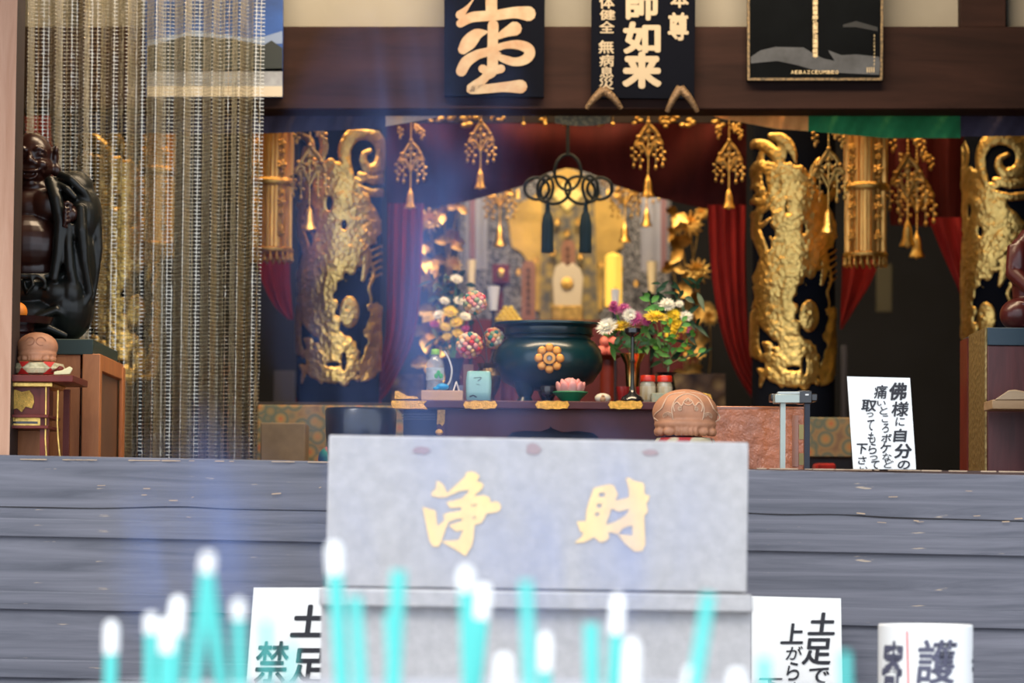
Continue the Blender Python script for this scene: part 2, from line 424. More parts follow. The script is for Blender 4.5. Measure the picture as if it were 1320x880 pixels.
# gold characters
def scaled(off, s, pts): return [(off[0] + x / s, off[1] + y / s) for x, y in pts]
S1 = 880 / 130
f = quadmap([(424, 560), (965, 570)], 10.4, 0, -.004)
CH = M('gold_paint', (.98, .66, .28), .6, var=.06, vs=(20, 20, 20))
mb = MB()
o1 = (530, 600)
mb.polys([scaled(o1, S1, [(222, 130), (262, 145), (290, 180), (305, 220), (318, 235), (470, 95), (480, 60), (520, 50), (560, 58), (598, 92), (572, 135), (612, 145), (632, 172), (610, 210), (548, 265), (640, 258), (680, 275), (692, 305), (685, 322), (740, 312), (772, 325), (785, 360), (775, 390), (740, 408), (655, 418), (640, 460), (610, 500), (552, 520), (545, 640), (530, 700), (475, 790), (400, 740), (265, 662), (300, 655), (400, 650), (420, 640), (452, 560), (395, 575), (330, 525), (345, 510), (445, 480), (450, 462), (400, 465), (330, 490), (300, 560), (270, 650), (240, 705), (215, 708), (185, 700), (160, 655), (140, 560), (100, 360), (215, 392), (228, 525), (262, 500), (292, 470), (280, 430), (320, 410), (435, 390), (440, 365), (400, 365), (345, 372), (305, 320), (445, 285), (505, 225), (500, 212), (430, 220), (305, 275), (240, 278), (175, 260), (180, 235), (215, 200)]),
          scaled(o1, S1, [(525, 345), (578, 332), (575, 345), (522, 358)]), scaled(o1, S1, [(538, 448), (566, 440), (562, 458), (538, 466)])], f)
part('lettering', mb, CH, t, label='left gold brush character', recalc=False); mb = MB()
o2 = (730, 600)
mb.polys([scaled(o2, S1, [(520, 110), (545, 103), (600, 135), (668, 150), (682, 175), (682, 250), (728, 260), (715, 310), (698, 328), (712, 400), (680, 440), (690, 690), (665, 740), (620, 752), (590, 745), (510, 680), (450, 600), (400, 585), (365, 580), (376, 625), (350, 655), (310, 670), (275, 655), (245, 622), (160, 668), (70, 675), (130, 625), (150, 580), (125, 580), (92, 488), (170, 482), (175, 390), (205, 290), (240, 195), (300, 178), (370, 162), (415, 172), (452, 250), (430, 305), (548, 275), (545, 200)]),
          scaled(o2, S1, [(288, 236), (340, 236), (332, 272), (280, 270)]), scaled(o2, S1, [(270, 332), (312, 332), (302, 368), (264, 362)]), scaled(o2, S1, [(256, 412), (294, 408), (278, 442), (248, 438)]),
          scaled(o2, S1, [(395, 375), (460, 402), (552, 378), (520, 430), (445, 480), (345, 518)]), scaled(o2, S1, [(575, 520), (578, 608), (452, 596), (500, 545)])], f)
part('lettering', mb, CH, t, label='right gold brush character', recalc=False)
mb = MB(); PATCH = M('rust_patch', (.36, .27, .27), .8)
for (cx, cy, w, h) in ((543, 580, 22, 11), (688, 579, 20, 16), (838, 583, 23, 9)):
    rng = random.Random(cx); mb = MB(); mb.polys([[(cx + w / 2 * cos(k * pi / 7) * rng.uniform(.75, 1.1), cy + h / 2 * sin(k * pi / 7) * rng.uniform(.75, 1.1)) for k in range(14)]], quadmap([(0, 560), (0, 560)], 10.4, 0, -.003)); part('worn_patch', mb, PATCH, t, recalc=False)


# ================================================================= PAPER SIGNS
def sign(name, label, q, Y, lean, zfloor, glyphs, bold=.014, cat='sign', thick=.006, mat=PAPER, inkm=INK):
    ytop = (q[0][1] + q[1][1]) / 2
    def f(x, y, dy=0):
        p = P(x, y, Y); k = (y - ytop) * mp(Y); return P(x, y, Y - lean * k + dy)
    pts = [f(*p) for p in q]; mb = MB(); A = pts[::-1]
    if zfloor is not None:
        A = [pts[3], pts[2], pts[1], pts[0]]
        for i, (lo, hi) in enumerate(((3, 0), (2, 1))):
            d = pts[lo] - pts[hi]; s = (zfloor - pts[hi].z) / d.z; A[i] = pts[hi] + d * s
    c = (A[0] + A[1]) / 2
    t = thing(name, label, cat, c)
    mb.prism(A, [p + Vector((0, thick, 0)) for p in A]); part('board', mb, mat, t)
    mb = MB()
    for g in glyphs: put_glyph(mb, g[0], g[1], g[2], g[3], g[4], lambda x, y: f(x, y, -.003), off=g[5] if len(g) > 5 else bold, sh=.12)
    part('lettering', mb, inkm, t, recalc=False)
    return t
o = (1080, 360); s = 812 / 240
G = []
def col_(chars, s, o):
    for ch, cx, cy, w, h, *r in chars: G.append((ch, o[0] + cx / s, o[1] + cy / s, w / s, h / s, *r))
col_([('佛', 262, 488, 78, 78, .03), ('様', 272, 565, 74, 66, .016), ('に', 272, 620, 40, 38, .01), ('自', 272, 680, 56, 58, .03), ('分', 285, 748, 76, 64, .03), ('の', 288, 808, 54, 38, .02),
      ('痛', 187, 490, 56, 60, .012), ('い', 190, 540, 38, 22, .01), ('と', 200, 572, 34, 34, .01), ('こ', 206, 608, 28, 30, .01), ('ろ', 208, 648, 30, 40, .01), ('ボ', 212, 692, 44, 38, .02), ('ケ', 208, 735, 46, 44, .02), ('な', 214, 775, 40, 36, .01), ('ど', 222, 806, 40, 32, .01),
      ('取', 136, 550, 66, 52, .022), ('っ', 140, 590, 30, 20, .01), ('て', 142, 635, 30, 48, .012), ('も', 148, 690, 34, 48, .012), ('ら', 152, 738, 36, 46, .012), ('っ', 156, 778, 34, 22, .012), ('て', 162, 808, 36, 36, .02),
      ('下', 104, 738, 48, 46, .022), ('さ', 106, 788, 36, 36, .014), ('い', 112, 822, 34, 12, .014)], s, o)
sign('paper_sign', 'small white handwritten notice leaning at the edge of the hall floor', [(1092, 485), (1173, 487), (1181, 606), (1100, 605)], 12.12, .05, Z0 - .004, G, .016)
G = []
col_([('土', 460, 640, 110, 92, .03), ('足', 440, 752, 118, 108, .022), ('で', 446, 850, 84, 66, .02), ('上', 320, 680, 92, 84, .024), ('が', 326, 758, 66, 56, .012), ('ら', 322, 832, 52, 76, .014), ('な', 332, 900, 50, 50, .012), ('下', 228, 885, 96, 50, .022), ('土', 0, 0, .1, .1)][:-1], 1257 / 400, (920, 600))
for i, g in enumerate(G): G[i] = (g[0], g[1] - (20 if g[0] in '土足で' else 0) * 400 / 1257 + 0, *g[2:])
# notice boards on the lower steps
ZT = P(660, 962, 11.02).z - .01
sign('paper_sign', 'white notice with black brush writing on the steps, right of the offertory box', [(969, 768), (1084, 771), (1086, 900), (969, 900)], 11.83, .06, ZT, G, .02)
G = []
col_([('土', 400, 800 - 0, 0, 0)], 1, (0, 0)); G = []
G = [('土', 398, 800, 44, 42, .028), ('足', 398, 858, 46, 46, .02), ('禁', 350, 853, 42, 54, .014)]
sign('paper_sign', 'white notice with brush writing half hidden behind the offertory box, on its left', [(327, 757), (440, 757), (434, 905), (316, 905)], 11.83, .06, ZT, G, .02)
# white paper-covered drum with brush writing
Yd = 10.85; cxp = 1193; R = 60.5 * mp(Yd)
c = Vector((P(cxp, 810, Yd).x, Yd, ZP)); ztop = P(cxp, 806, Yd).z
t = thing('collection_drum', 'white paper-covered round drum with brush characters and a thin red line', 'drum', c)
mb = MB(); mb.lathe([(R, 0), (R, ztop - ZP), (R - .004, ztop - ZP + .004), (R - .012, ztop - ZP + .004), (R - .012, ztop - ZP - .05), (0, ztop - ZP - .06)], c, 48); part('drum_body', mb, PAPER, t)
def cylf(x, y):
    u = max(-.98, min(.98, (x - cxp) / 60.5)); a = math.asin(u); z = P(cxp, y, Yd - R).z
    return Vector((c.x + (R + .002) * sin(a), c.y - (R + .002) * cos(a), z))
mb = MB(); s = 1320 / 160; oo = (1110, 780)
put_glyph(mb, '護', oo[0] + 745 / s, oo[1] + 600 / s, 50, 58, cylf, .02, .1)
put_glyph(mb, '寄', 1147, 864, 22, 76, cylf, .03, .05)
put_glyph(mb, '寺', 1256, 858, 12, 50, cylf, .03, 0)
part('lettering', mb, M('grey_ink', (.10, .10, .15), .6), t, recalc=False)
mb = MB(); mb.ribbon([(oo[0] + 443 / s, oo[1] + 285 / s), (oo[0] + 450 / s, oo[1] + 600 / s), (oo[0] + 458 / s, 900)], 2.2, cylf)
part('line_stripe', mb, M('red_line', (.75, .22, .22), .6), t, recalc=False, label='thin red line')

# ================================================================= INCENSE
KC = Vector((P(660, 874, 7.0).x, 7.0, 0)); kr = 1.0; kz = 1.5 - .314
t = thing('incense_burner', 'wide round grey incense burner filled with pale ash in the foreground', 'incense burner', KC)
mb = MB(); mb.lathe([(.55, 0), (.6, .1), (.5, .2), (.52, .45), (.85, .75), (kr + .02, kz - .12), (kr + .04, kz), (kr - .02, kz + .008), (kr - .05, kz - .0), (kr - .06, kz - .1), (0, kz - .1)], KC, 64); part('bowl', mb, M('grey_stone_bowl', (.42, .42, .44), .7, var=.12), t)
mb = MB(); mb.lathe([(kr - .05, kz - .09), (kr - .06, kz - .025), (kr * .6, kz - .015), (0, kz - .02)], KC, 64); part('ash_bed', mb, M('ash_bed', (.78, .77, .78), .95, var=.08, vs=(30, 30, 30), bump=.3), t)
KASH = kz - .02
mb = MB(); rc = KC + Vector((.06, .1, KASH + .012)); mb.tube([rc + Vector((.2 * cos(2 * pi * k / 48), .3 * sin(2 * pi * k / 48), 0)) for k in range(49)], .012, 8, cap=False)
solo('iron_ring', 'dark iron ring lying on the ash in the middle of the incense burner', 'ring', mb, M('dark_iron', (.05, .05, .06), .6))
sticks = [  # top px, top py, ash length px, bottom px, width px, depth
 (144, 800, 42, 142, 15, 7.3), (195, 790, 26, 194, 14, 7.0), (230, 768, 50, 222, 17, 7.2), (217, 795, 46, 212, 17, 7.0),
 (269, 712, 26, 248, 15, 6.5), (266, 730, 0, 288, 16, 6.6), (307, 772, 26, 310, 14, 6.5), (430, 698, 42, 442, 17, 7.0),
 (458, 768, 0, 466, 15, 6.7), (514, 735, 0, 506, 18, 6.8), (503, 790, 0, 509, 14, 6.7), (600, 730, 32, 606, 17, 6.9), (625, 752, 46, 610, 17, 7.3),
 (678, 748, 0, 684, 15, 6.6), (703, 815, 50, 703, 14, 7.2), (650, 842, 60, 648, 20, 7.1), (762, 803, 0, 764, 17, 6.8),
 (797, 765, 52, 790, 15, 7.3), (815, 822, 90, 812, 18, 7.0), (914, 765, 0, 893, 16, 6.6), (893, 858, 40, 892, 19, 6.8),
 (950, 862, 40, 950, 19, 6.8), (985, 848, 0, 986, 12, 6.6), (1089, 840, 0, 1091, 12, 6.5), (343, 800, 0, 345, 9, 6.2), (375, 830, 0, 372, 9, 6.2)]
WH = ['leaning', 'upright']
pos = ['tallest white-tipped', 'short white-tipped']
lab = {0: 'lone teal incense stick with long white ash tip at the far left', 2: 'teal incense stick with a bright white ash tip, behind three others at left', 4: 'tall teal incense stick crossing another, left of the notice', 7: 'tallest teal incense stick, white ash tip in front of the box\'s left edge',
       11: 'teal incense stick with round white tip below the left gold character', 12: 'teal incense stick with long ash tip just right of another at centre', 17: 'teal incense stick with white tip below the right gold character', 9: 'teal incense stick with no ash tip below the box\'s worn left part',
       19: 'teal incense stick leaning right near the right edge of the offertory box', 14: 'short incense stick almost all white ash, just left of the burner\'s middle', 18: 'thick white ash stick, tallest of the burnt-down ones right of centre'}
words = ['second', 'third', 'fourth', 'fifth', 'sixth', 'seventh', 'eighth', 'ninth', 'tenth', 'eleventh', 'twelfth', 'thirteenth', 'fourteenth', 'fifteenth', 'sixteenth', 'seventeenth', 'eighteenth', 'nineteenth', 'twentieth', 'twenty-first', 'twenty-second', 'twenty-third', 'twenty-fourth', 'twenty-fifth', 'twenty-sixth', 'twenty-seventh']
order = sorted(range(len(sticks)), key=lambda i: sticks[i][0])
for i, (tx, ty, al, bx, w, Y) in enumerate(sticks):
    r = w / 2 * mp(Y) * 1.08
    top = P(tx, ty, Y); low = P(bx, 900, Y); d = (low - top); s = (KASH - .02 - top.z) / d.z; bot = top + d * s
    tipf = al / (900 - ty); mid = top + (low - top) * tipf
    rank = order.index(i)
    l = lab.get(i) or ('teal incense stick %s, %s from the left in the burner' % ('with white ash tip' if al else 'with no ash left on top', words[rank - 1] if rank else 'first'))
    t = thing('incense_stick', l, 'incense stick', bot, 'incense sticks standing in the burner')
    mb = MB(); mb.tube([bot, mid], r, 12); part('stick', mb, TEALIN, t)
    if al:
        mb = MB(); mb.tube([mid, mid.lerp(top, .5), mid.lerp(top, .9), top], [r * 1.12, r * 1.2, r * 1.05, r * .5], 12); part('ash_tip', mb, ASH, t)
# ================================================================= LEFT: CABINET, STATUE, SMALL ALTAR
ZF = Z0 - .004
def frontbox(x0, y0, x1, y1, Y, d, down=None):
    """box whose front face is a photo rectangle; sides straight back; bottom optionally at world z"""
    a = P(x0, y1, Y); b = P(x1, y0, Y)
    return (a.x, b.x, Y, Y + d, down if down is not None else a.z, b.z)
def BX(*a, **k): return MB().box(*frontbox(*a, **k))
t = thing('cedar_cabinet', 'reddish cedar cabinet with dark green top board under the seated statue', 'cabinet', (P(20, 590, 12.6).x, 12.9, ZF))
part('top_board', BX(-120, 437, 120, 455, 12.62, .80), GREENB, t, .003)
x1 = P(128, 500, 12.6).x; x0 = P(-115, 500, 12.6).x; zt = P(128, 455.5, 12.6).z
mb = MB().box(x0, x1 - .075, 12.64, 13.4, ZF, zt); part('body_panel', mb, CEDAR, t)
st = (x1 - .065, x1, 12.62, 12.68)
mb = MB().box(x1 - .065, x1, 12.62, 12.68, ZF, zt); mb.box(x1 - .012, x1 + .003, 13.34, 13.42, ZF, zt - .01); mb.box(x1 - .06, x1, 12.68, 13.38, zt - .06, zt)
part('frame', mb, CEDAR, t, .003)
mb = MB().box(x1 - .08, x1 - .018, 12.68, 13.38, ZF, zt - .055); part('side_panel', mb, wood_mat('cedar_panel', (.10, .05, .025), (.22, .10, .05), (12, 2, 3), .4), t)
# seated laughing statue
Ys = 12.98; k = mp(Ys); cS = Vector((P(34, 437, Ys).x, Ys, P(34, 437, Ys).z)); zc = P(100, 437, 12.62).z
cS.z = zc
kz_ = (P(34, 168, Ys).z - zc) / 269
def L(x, y, z): return cS + Vector((x * k, y * k, z * kz_))
t = thing('laughing_monk_statue', 'dark lacquered statue of a seated laughing bare-bellied monk in a black robe', 'statue', cS)
SKIN = M('statue_brown_lacquer', (.024, .007, .005), .3, spec=.5)
ROBE = M('statue_black_lacquer', (.009, .011, .010), .34, spec=.35)
b = MB()
def bb(x, y, z, rx, ry=None, rz=None, R=None): b.ball(L(x, y, z), (rx * k, (ry or rx) * k, (rz or ry or rx) * k), 24, 16, R)
def tb(pts, r): b.tube([L(*p) for p in pts], [q * k for q in r] if hasattr(r, '__len__') else r * k, 10)
bb(4, 0, 240, 25, 25, 27); bb(4, -2, 222, 28, 24, 20); bb(4, -8, 209, 17, 17, 11); bb(4, 2, 196, 26, 24, 16)
bb(-10, -19, 224, 9, 8, 7); bb(18, -19, 224, 9, 8, 7); bb(4, -26, 229, 5.5, 6, 5); bb(0, -25, 227, 4, 4, 3.5); bb(8, -25, 227, 4, 4, 3.5); tb([(4, -24, 238), (4, -26, 230)], 3.2)
for sx in (-1, 1):
    tb([(4 + sx * 5, -24.5, 241), (4 + sx * 10, -24.5, 244.5), (4 + sx * 17, -20, 242), (4 + sx * 21, -14, 238)], [1.8, 2.6, 2.4, 1.5])
    tb([(4 + sx * 7, -23, 236), (4 + sx * 12, -23, 237.8), (4 + sx * 17, -19.5, 235)], [1.2, 2, 1.2])
    bb(4 + sx * 29, 2, 236, 5, 8, 14); bb(4 + sx * 31, -1, 219, 6.5, 6, 9); bb(4 + sx * 31, -4, 244, 3.5, 5, 6)
    tb([(4 + sx * 8, -26, 225), (4 + sx * 15, -23, 219), (4 + sx * 17, -19, 212)], [1.2, 2.2, 1.5])
tb([(-10, -24, 218), (-4, -27.5, 215.5), (4, -28.5, 215), (12, -27.5, 215.5), (18, -24, 218)], [1.3, 2, 2, 2, 1.3])
tb([(-7, -23, 212), (-2, -25.5, 207), (4, -26.5, 205.5), (10, -25.5, 207), (15, -23, 212)], [1.2, 2, 2.4, 2, 1.2])
bb(4, -20, 211.5, 9, 5, 3); bb(4, -19, 200, 8, 6, 5)
bb(0, 0, 170, 56, 36, 30); bb(-24, -22, 172, 26, 16, 20); bb(26, -22, 172, 26, 16, 20); bb(0, -14, 122, 50, 44, 43); bb(0, -4, 92, 52, 44, 30)
body = remeshed(b, .0045, 3)
part('body', body, SKIN, t, ang=80)
for sx in (-1, 1):    # hand with curled fingers
    b = MB(); bb(sx * 60, -40, 160, 9, 8, 10); tb([(sx * 64, -24, 166), (sx * 60, -38, 162)], 8)
    for q in range(4): tb([(sx * 57 + sx * 2, -45, 167 - q * 5.2), (sx * 57 - sx * 3, -51, 166 - q * 5.2), (sx * 57 - sx * 5, -50, 160 - q * 5), (sx * 57, -45, 158 - q * 5)], [3, 2.9, 2.6, 2.2])
    tb([(sx * 62, -44, 170), (sx * 56, -49, 174), (sx * 52, -51, 171)], [3.2, 3, 2.4])
    part('hand', remeshed(b, .0036, 2), SKIN, t, ang=80)
b = MB()
for sx in (-1, 1):
    bb(sx * 58, 4, 196, 26, 30, 24); bb(sx * 70, 0, 160, 26, 36, 42); bb(sx * 66, -2, 100, 27, 40, 62); bb(sx * 52, -6, 46, 36, 44, 44); bb(sx * 40, -34, 62, 24, 18, 20)
    bb(sx * 60, -32, 62, 16, 18, 24)
    tb([(sx * 30, -26, 206), (sx * 40, -38, 180), (sx * 47, -42, 150), (sx * 45, -46, 110), (sx * 40, -48, 76)], [8, 9, 9, 8, 6])
    tb([(sx * 42, -22, 212), (sx * 58, -32, 205), (sx * 74, -28, 190), (sx * 84, -20, 172)], [5, 6, 6, 5])
    tb([(sx * 40, -30, 200), (sx * 54, -38, 192), (sx * 66, -36, 180)], [4, 5, 4])
    tb([(sx * 58, -40, 148), (sx * 58, -46, 120), (sx * 60, -44, 92), (sx * 66, -40, 66)], [7, 6, 7, 6])
    tb([(sx * 72, -36, 172), (sx * 74, -42, 140), (sx * 78, -38, 100), (sx * 84, -28, 62), (sx * 72, -30, 40), (sx * 56, -38, 36)], [6, 8, 6, 6, 7, 5])
    tb([(sx * 90, -10, 160), (sx * 92, -14, 120), (sx * 88, -12, 80), (sx * 78, -12, 20)], [6, 7, 6, 5])
    tb([(sx * 20, -52, 30), (sx * 44, -48, 40), (sx * 62, -40, 30)], [5, 6, 4])
    tb([(sx * 10, -50, 14), (sx * 34, -50, 18), (sx * 58, -44, 8)], [5, 6, 4])
    tb([(sx * 12, -58, 84), (sx * 16, -61, 70), (sx * 8, -60, 60), (sx * 4, -60, 74)], [3, 3, 3, 2])
    tb([(sx * 20, -58, 82), (sx * 30, -55, 76), (sx * 30, -53, 66), (sx * 24, -55, 68)], [3, 3, 3, 2])
bb(0, 10, 60, 76, 44, 62); bb(0, 16, 150, 60, 30, 60); bb(0, -10, 34, 66, 46, 34); bb(0, -26, 66, 40, 32, 22)
tb([(-50, -36, 84), (-20, -56, 82), (0, -59, 81), (20, -56, 82), (50, -36, 84)], 4)
# keep a flat foot
robe = remeshed(b, .0055, 3)
robe.v = [(x, y, max(z, cS.z)) for x, y, z in robe.v]
part('robe', robe, ROBE, t, ang=80)
# tray and orange
zc2 = P(40, 437, 12.66).z
cT = Vector((P(18, 436, 12.72).x, 12.74, zc))
mb = MB(); mb.lathe([(.085, 0), (.09, .02), (.075, .03), (.07, .055), (.13, .06), (.14, .085), (.135, .085), (.125, .068), (0, .068)], cT, 32)
solo('offering_tray', 'low round dark red lacquer tray in front of the monk statue', 'tray', mb, M('dark_tray', (.03, .006, .006), .25))
cO = cT + Vector((.005, 0, .068 + .037)); mb = MB().ball(cO, (.04, .04, .037), 24, 16)
t = thing('orange', 'single orange on the lacquer tray before the monk statue', 'fruit', cO - Vector((0, 0, .037)))
part('peel', mb, M('orange_peel', (.85, .25, .02), .45, bump=.2, bs=300), t); part('stem', MB().tube([cO + Vector((0, 0, .034)), cO + Vector((0, 0, .042))], .004, 6), LEAF, t)

# small altar stand
Ya = 12.06
t = thing('altar_stand', 'small dark red lacquered altar stand with gilt trim by the post', 'altar stand', (P(20, 590, 12.2).x, 12.2, ZF))
Z = lambda py: P(60, py, Ya).z
X = lambda px: P(px, 500, Ya).x
def zb(mb, px0, px1, y0, y1, f0=0., d=.4): return mb.box(X(px0), X(px1), Ya + f0, Ya + f0 + d, Z(y1), Z(y0))
part('top', zb(MB(), -60, 94, 483, 492, 0, .42), MAROON, t, .003)
part('gilt_moulding', zb(MB(), -50, 66, 492, 498, .03, .36), GOLD, t, .003)
part('frieze', zb(MB(), -44, 51, 498, 535, .06, .30), MAROON, t)
mb = MB(); zb(mb, 50, 61, 497, 592, .05, .03); part('post', mb, MAROON, t)
mb = MB(); zb(mb, 69, 77, 497, 592, .05 + .22, .03); part('post', mb, MAROON, t)
mb = MB(); mb.tube([P(59.5, 498, Ya + .048), P(59, 545, Ya + .048), P(58.5, 565, Ya + .048), P(60, 590, Ya + .048)], .0036, 6); part('gilt_edge', mb, GOLD, t)
mb = MB(); mb.tube([P(75, 503, Ya + .04), P(74, 545, Ya + .04), P(75, 565, Ya + .04), P(77.5, 591, Ya + .04)], .0036, 6); part('gilt_edge', mb, GOLD, t)
part('rail', zb(MB(), -50, 62, 534, 538, .02, .32), MAROON, t, .002); part('rail', zb(MB(), -50, 62, 548, 552, .02, .32), MAROON, t, .002)
mb = zb(MB(), -44, 50, 538, 548, .05, .28); part('gilt_band', mb, GOLD, t)
mb = zb(MB(), 10, 47, 542.5, 545.5, .045, .01); part('dark_slot', mb, BLACK, t)
mb = MB(); f = lambda x, y: P(x, y, Ya + .055)
mb.polys([[(8, 504), (20, 502), (28, 505), (38, 503), (43, 510), (44, 518), (41, 526), (33, 524), (28, 531), (22, 526), (8, 529), (0, 515)]], f); part('gilt_crest', mb, GOLDP, t, recalc=False)
mb = zb(MB(), -40, 50, 553, 592, .2, .03); part('back_panel', mb, CEDAR, t)
# cushion, drum
Yc = 12.2; zt = Z(483)
cC = Vector((P(50, 483, Yc).x, Yc, zt + .002)); pxm = mp(Yc)
t = thing('drum_cushion', 'small round cream and red patterned cushion on the altar stand', 'cushion', cC)
mb = MB(); mb.lathe([(.06, 0), (.088, .008), (.094, .024), (.085, .042), (.05, .048), (0, .046)], cC, 32)
CREAMP = pattern('cream_brocade', [(.0, (.55, .38, .2)), (.5, (.62, .55, .34)), (.9, (.35, .30, .16))], 60)
part('pad', mb, CREAMP, t)
mb = MB()
REDC = M('red_cushion_cloth', (.55, .02, .015), .6)
for a in (-1.0, -2.1): 
    mb = MB()
    q = []
    for (da, zz_) in ((-.28, .047), (.28, .047), (0, .026)): q.append(cC + Vector((.0935 * cos(a + da) * (1 if zz_ < .04 else .9), .0965 * sin(a + da) * (1 if zz_ < .04 else .92), zz_)))
    mb.add(q, [(0, 1, 2)])
    q = []
    for (da, zz_) in ((-.28, .003), (.28, .003), (0, .026)): q.append(cC + Vector((.0965 * cos(a + da) * (1 if zz_ > .01 else .93), .098 * sin(a + da) * (1 if zz_ > .01 else .93), zz_)))
    mb.add(q, [(0, 1, 2)]); part('red_patch', mb, REDC, t, recalc=False)

def wooden_drum(name, label, c, r, mat, mat2, voxel=.004):
    """carved round slit drum: dome, handle curls, slit"""
    t = thing(name, label, 'wooden drum', c); b = MB()
    b.ball(c + Vector((0, 0, r * .72)), (r, r * .9, r * .72), 32, 20); b.ball(c + Vector((0, -r * .1, r * .36)), (r * .95, r * .85, r * .34), 32, 16)
    for a0, w_ in ((0, .07), (.17, .07), (-.17, .07), (.34, .06), (-.34, .06), (.62, .17), (-.62, .17), (1.0, .15), (-1.0, .15), (1.3, .1), (-1.3, .1)):
        a = -pi / 2 + a0; b.ball(c + Vector((r * .88 * cos(a), r * .82 * sin(a), r * (.15 if w_ < .1 else .13))), (r * w_ * 1.15, r * .14, r * (.2 if w_ < .1 else .14)), 12, 8)
    m = remeshed(b, voxel, 3); m.v = [(x, y, max(z, c.z)) for x, y, z in m.v]; part('drum_shell', m, mat, t, ang=80)
    return t
CL = M('carved_clay_wood', (.46, .20, .10), .55, var=.2, vs=(15, 15, 15))
c = cC + Vector((-.006, 0, .05)); t = wooden_drum('wooden_fish_drum', 'small round carved wooden fish drum on the patterned cushion', c, .072, CL, CL, .003)
mb = MB(); 
def onball(c, r, a, e, s=1.01): return c + Vector((r * s * cos(e) * sin(a), -r * .9 * s * cos(e) * cos(a), r * .72 + r * .72 * s * sin(e)))
for sg in (-1, 1): mb.tube(smooth3([onball(c, .072, sg * (.3 + .25 * cos(u)), .35 + .3 * sin(u)) for u in np.linspace(0, 5, 12)]), .0016, 6)
part('carving', mb, M('carved_line', (.30, .12, .06), .6), t)
mb = MB().tube([P(66, 479, 12.12), P(77, 474, 12.10)], [.004, .004], 8); mb.ball(P(78, 475, 12.10), (.012, .01, .01)); 
solo('mallet', 'short dark drum mallet with a round tip beside the patterned cushion', 'mallet', mb, MAROON)
mb = MB().prism([P(x, y, 12.08) for x, y in ((69, 483), (90, 482.5), (94, 475), (90, 472), (80, 477), (70, 479))], [P(x, y, 12.1) for x, y in ((69, 483), (90, 482.5), (94, 475), (90, 472), (80, 477), (70, 479))])
solo('folded_cloth', 'small folded cream cloth at the front edge of the altar stand', 'cloth', mb, M('cream_cloth', (.75, .66, .36), .8), bev=.003)

# ================================================================= NET CURTAIN
Yn = 13.62; x0 = P(18, 300, Yn).x; x1 = P(339, 300, Yn).x; ztop = CEIL - .02; zbot = Z0 + .0
W = x1 - x0; nx, nz = 420, 60; vs = []; uv = []; ul = 0; prev = None
rng = random.Random(3); fold = [(rng.uniform(.7, 1.3), rng.uniform(0, 6)) for _ in range(4)]
for i in range(nx + 1):
    u = i / nx
    row = []
    for j in range(nz + 1):
        v = j / nz; sp = .75 + .5 * (1 - v)
        y = .027 * sin(2 * pi * (9 * u + .35 * sin(5 * u + 1)) + .5 * v * sin(9 * u)) + .014 * sin(2 * pi * (17.3 * u) + v * 1.5) + .03 * sin(3 * u + 2 * v)
        xx = x0 + W * (u + .006 * sin(2 * pi * 9 * u + 1)) - (.012 * (1 - v)) * (u * 2 - 1) * 1.0
        row.append(Vector((xx, Yn + y * (1.15 - .4 * v), zbot + (ztop - zbot) * v)))
    if prev is not None: ul += sqrt((row[nz // 2].x - prev[nz // 2].x) ** 2 + (row[nz // 2].y - prev[nz // 2].y) ** 2)
    prev = row; vs.append(row); uv.append(ul)
mb = MB().sheet(vs)
NET = bpy.data.materials.new('reinforced_clear_vinyl'); NET.use_nodes = True; nt = NET.node_tree; nt.nodes.clear()
N = nt.nodes.new; Lk = nt.links.new
out = N('ShaderNodeOutputMaterial'); uvn = N('ShaderNodeUVMap'); sep = N('ShaderNodeSeparateXYZ'); Lk(uvn.outputs[0], sep.inputs[0])
def mth(op, a, b=None):
    n = N('ShaderNodeMath'); n.operation = op
    for i, x in enumerate((a, b)):
        if x is None: continue
        if hasattr(x, 'default_value'): Lk(x, n.inputs[i])
        else: n.inputs[i].default_value = x
    return n.outputs[0]
fu = mth('FRACT', mth('MULTIPLY', sep.outputs[0], 1 / .021)); fv = mth('FRACT', mth('MULTIPLY', sep.outputs[1], 1 / .0150))
th = mth('MAXIMUM', mth('LESS_THAN', fu, .15), mth('LESS_THAN', fv, .20))
tr = N('ShaderNodeBsdfTransparent'); tr.inputs[0].default_value = (.97, .96, .90, 1)
gl = N('ShaderNodeBsdfGlossy'); gl.inputs['Roughness'].default_value = .24; gl.inputs[0].default_value = (1, .96, .86, 1)
df = N('ShaderNodeBsdfDiffuse'); df.inputs[0].default_value = (.42, .36, .21, 1)
tl = N('ShaderNodeBsdfTranslucent'); tl.inputs[0].default_value = (.5, .46, .36, 1)
thr = N('ShaderNodeMixShader'); thr.inputs[0].default_value = .5; Lk(df.outputs[0], thr.inputs[1]); Lk(gl.outputs[0], thr.inputs[2])
haz = N('ShaderNodeMixShader'); haz.inputs[0].default_value = .75; Lk(df.outputs[0], haz.inputs[1]); Lk(gl.outputs[0], haz.inputs[2])
fr = N('ShaderNodeFresnel'); fr.inputs[0].default_value = 1.5
film = N('ShaderNodeMixShader'); Lk(mth('ADD', mth('MULTIPLY', fr.outputs[0], .40), .008), film.inputs[0]); Lk(tr.outputs[0], film.inputs[1]); Lk(haz.outputs[0], film.inputs[2])
mx = N('ShaderNodeMixShader'); Lk(mth('MULTIPLY', th, .75), mx.inputs[0]); Lk(film.outputs[0], mx.inputs[1]); Lk(thr.outputs[0], mx.inputs[2])
Lk(mx.outputs[0], out.inputs[0])
tc = N('ShaderNodeTexCoord'); nz1 = N('ShaderNodeTexNoise'); nz1.inputs['Scale'].default_value = 28; nz1.inputs['Detail'].default_value = 3; mpn = N('ShaderNodeMapping'); mpn.inputs['Scale'].default_value = (1, 1, .35)
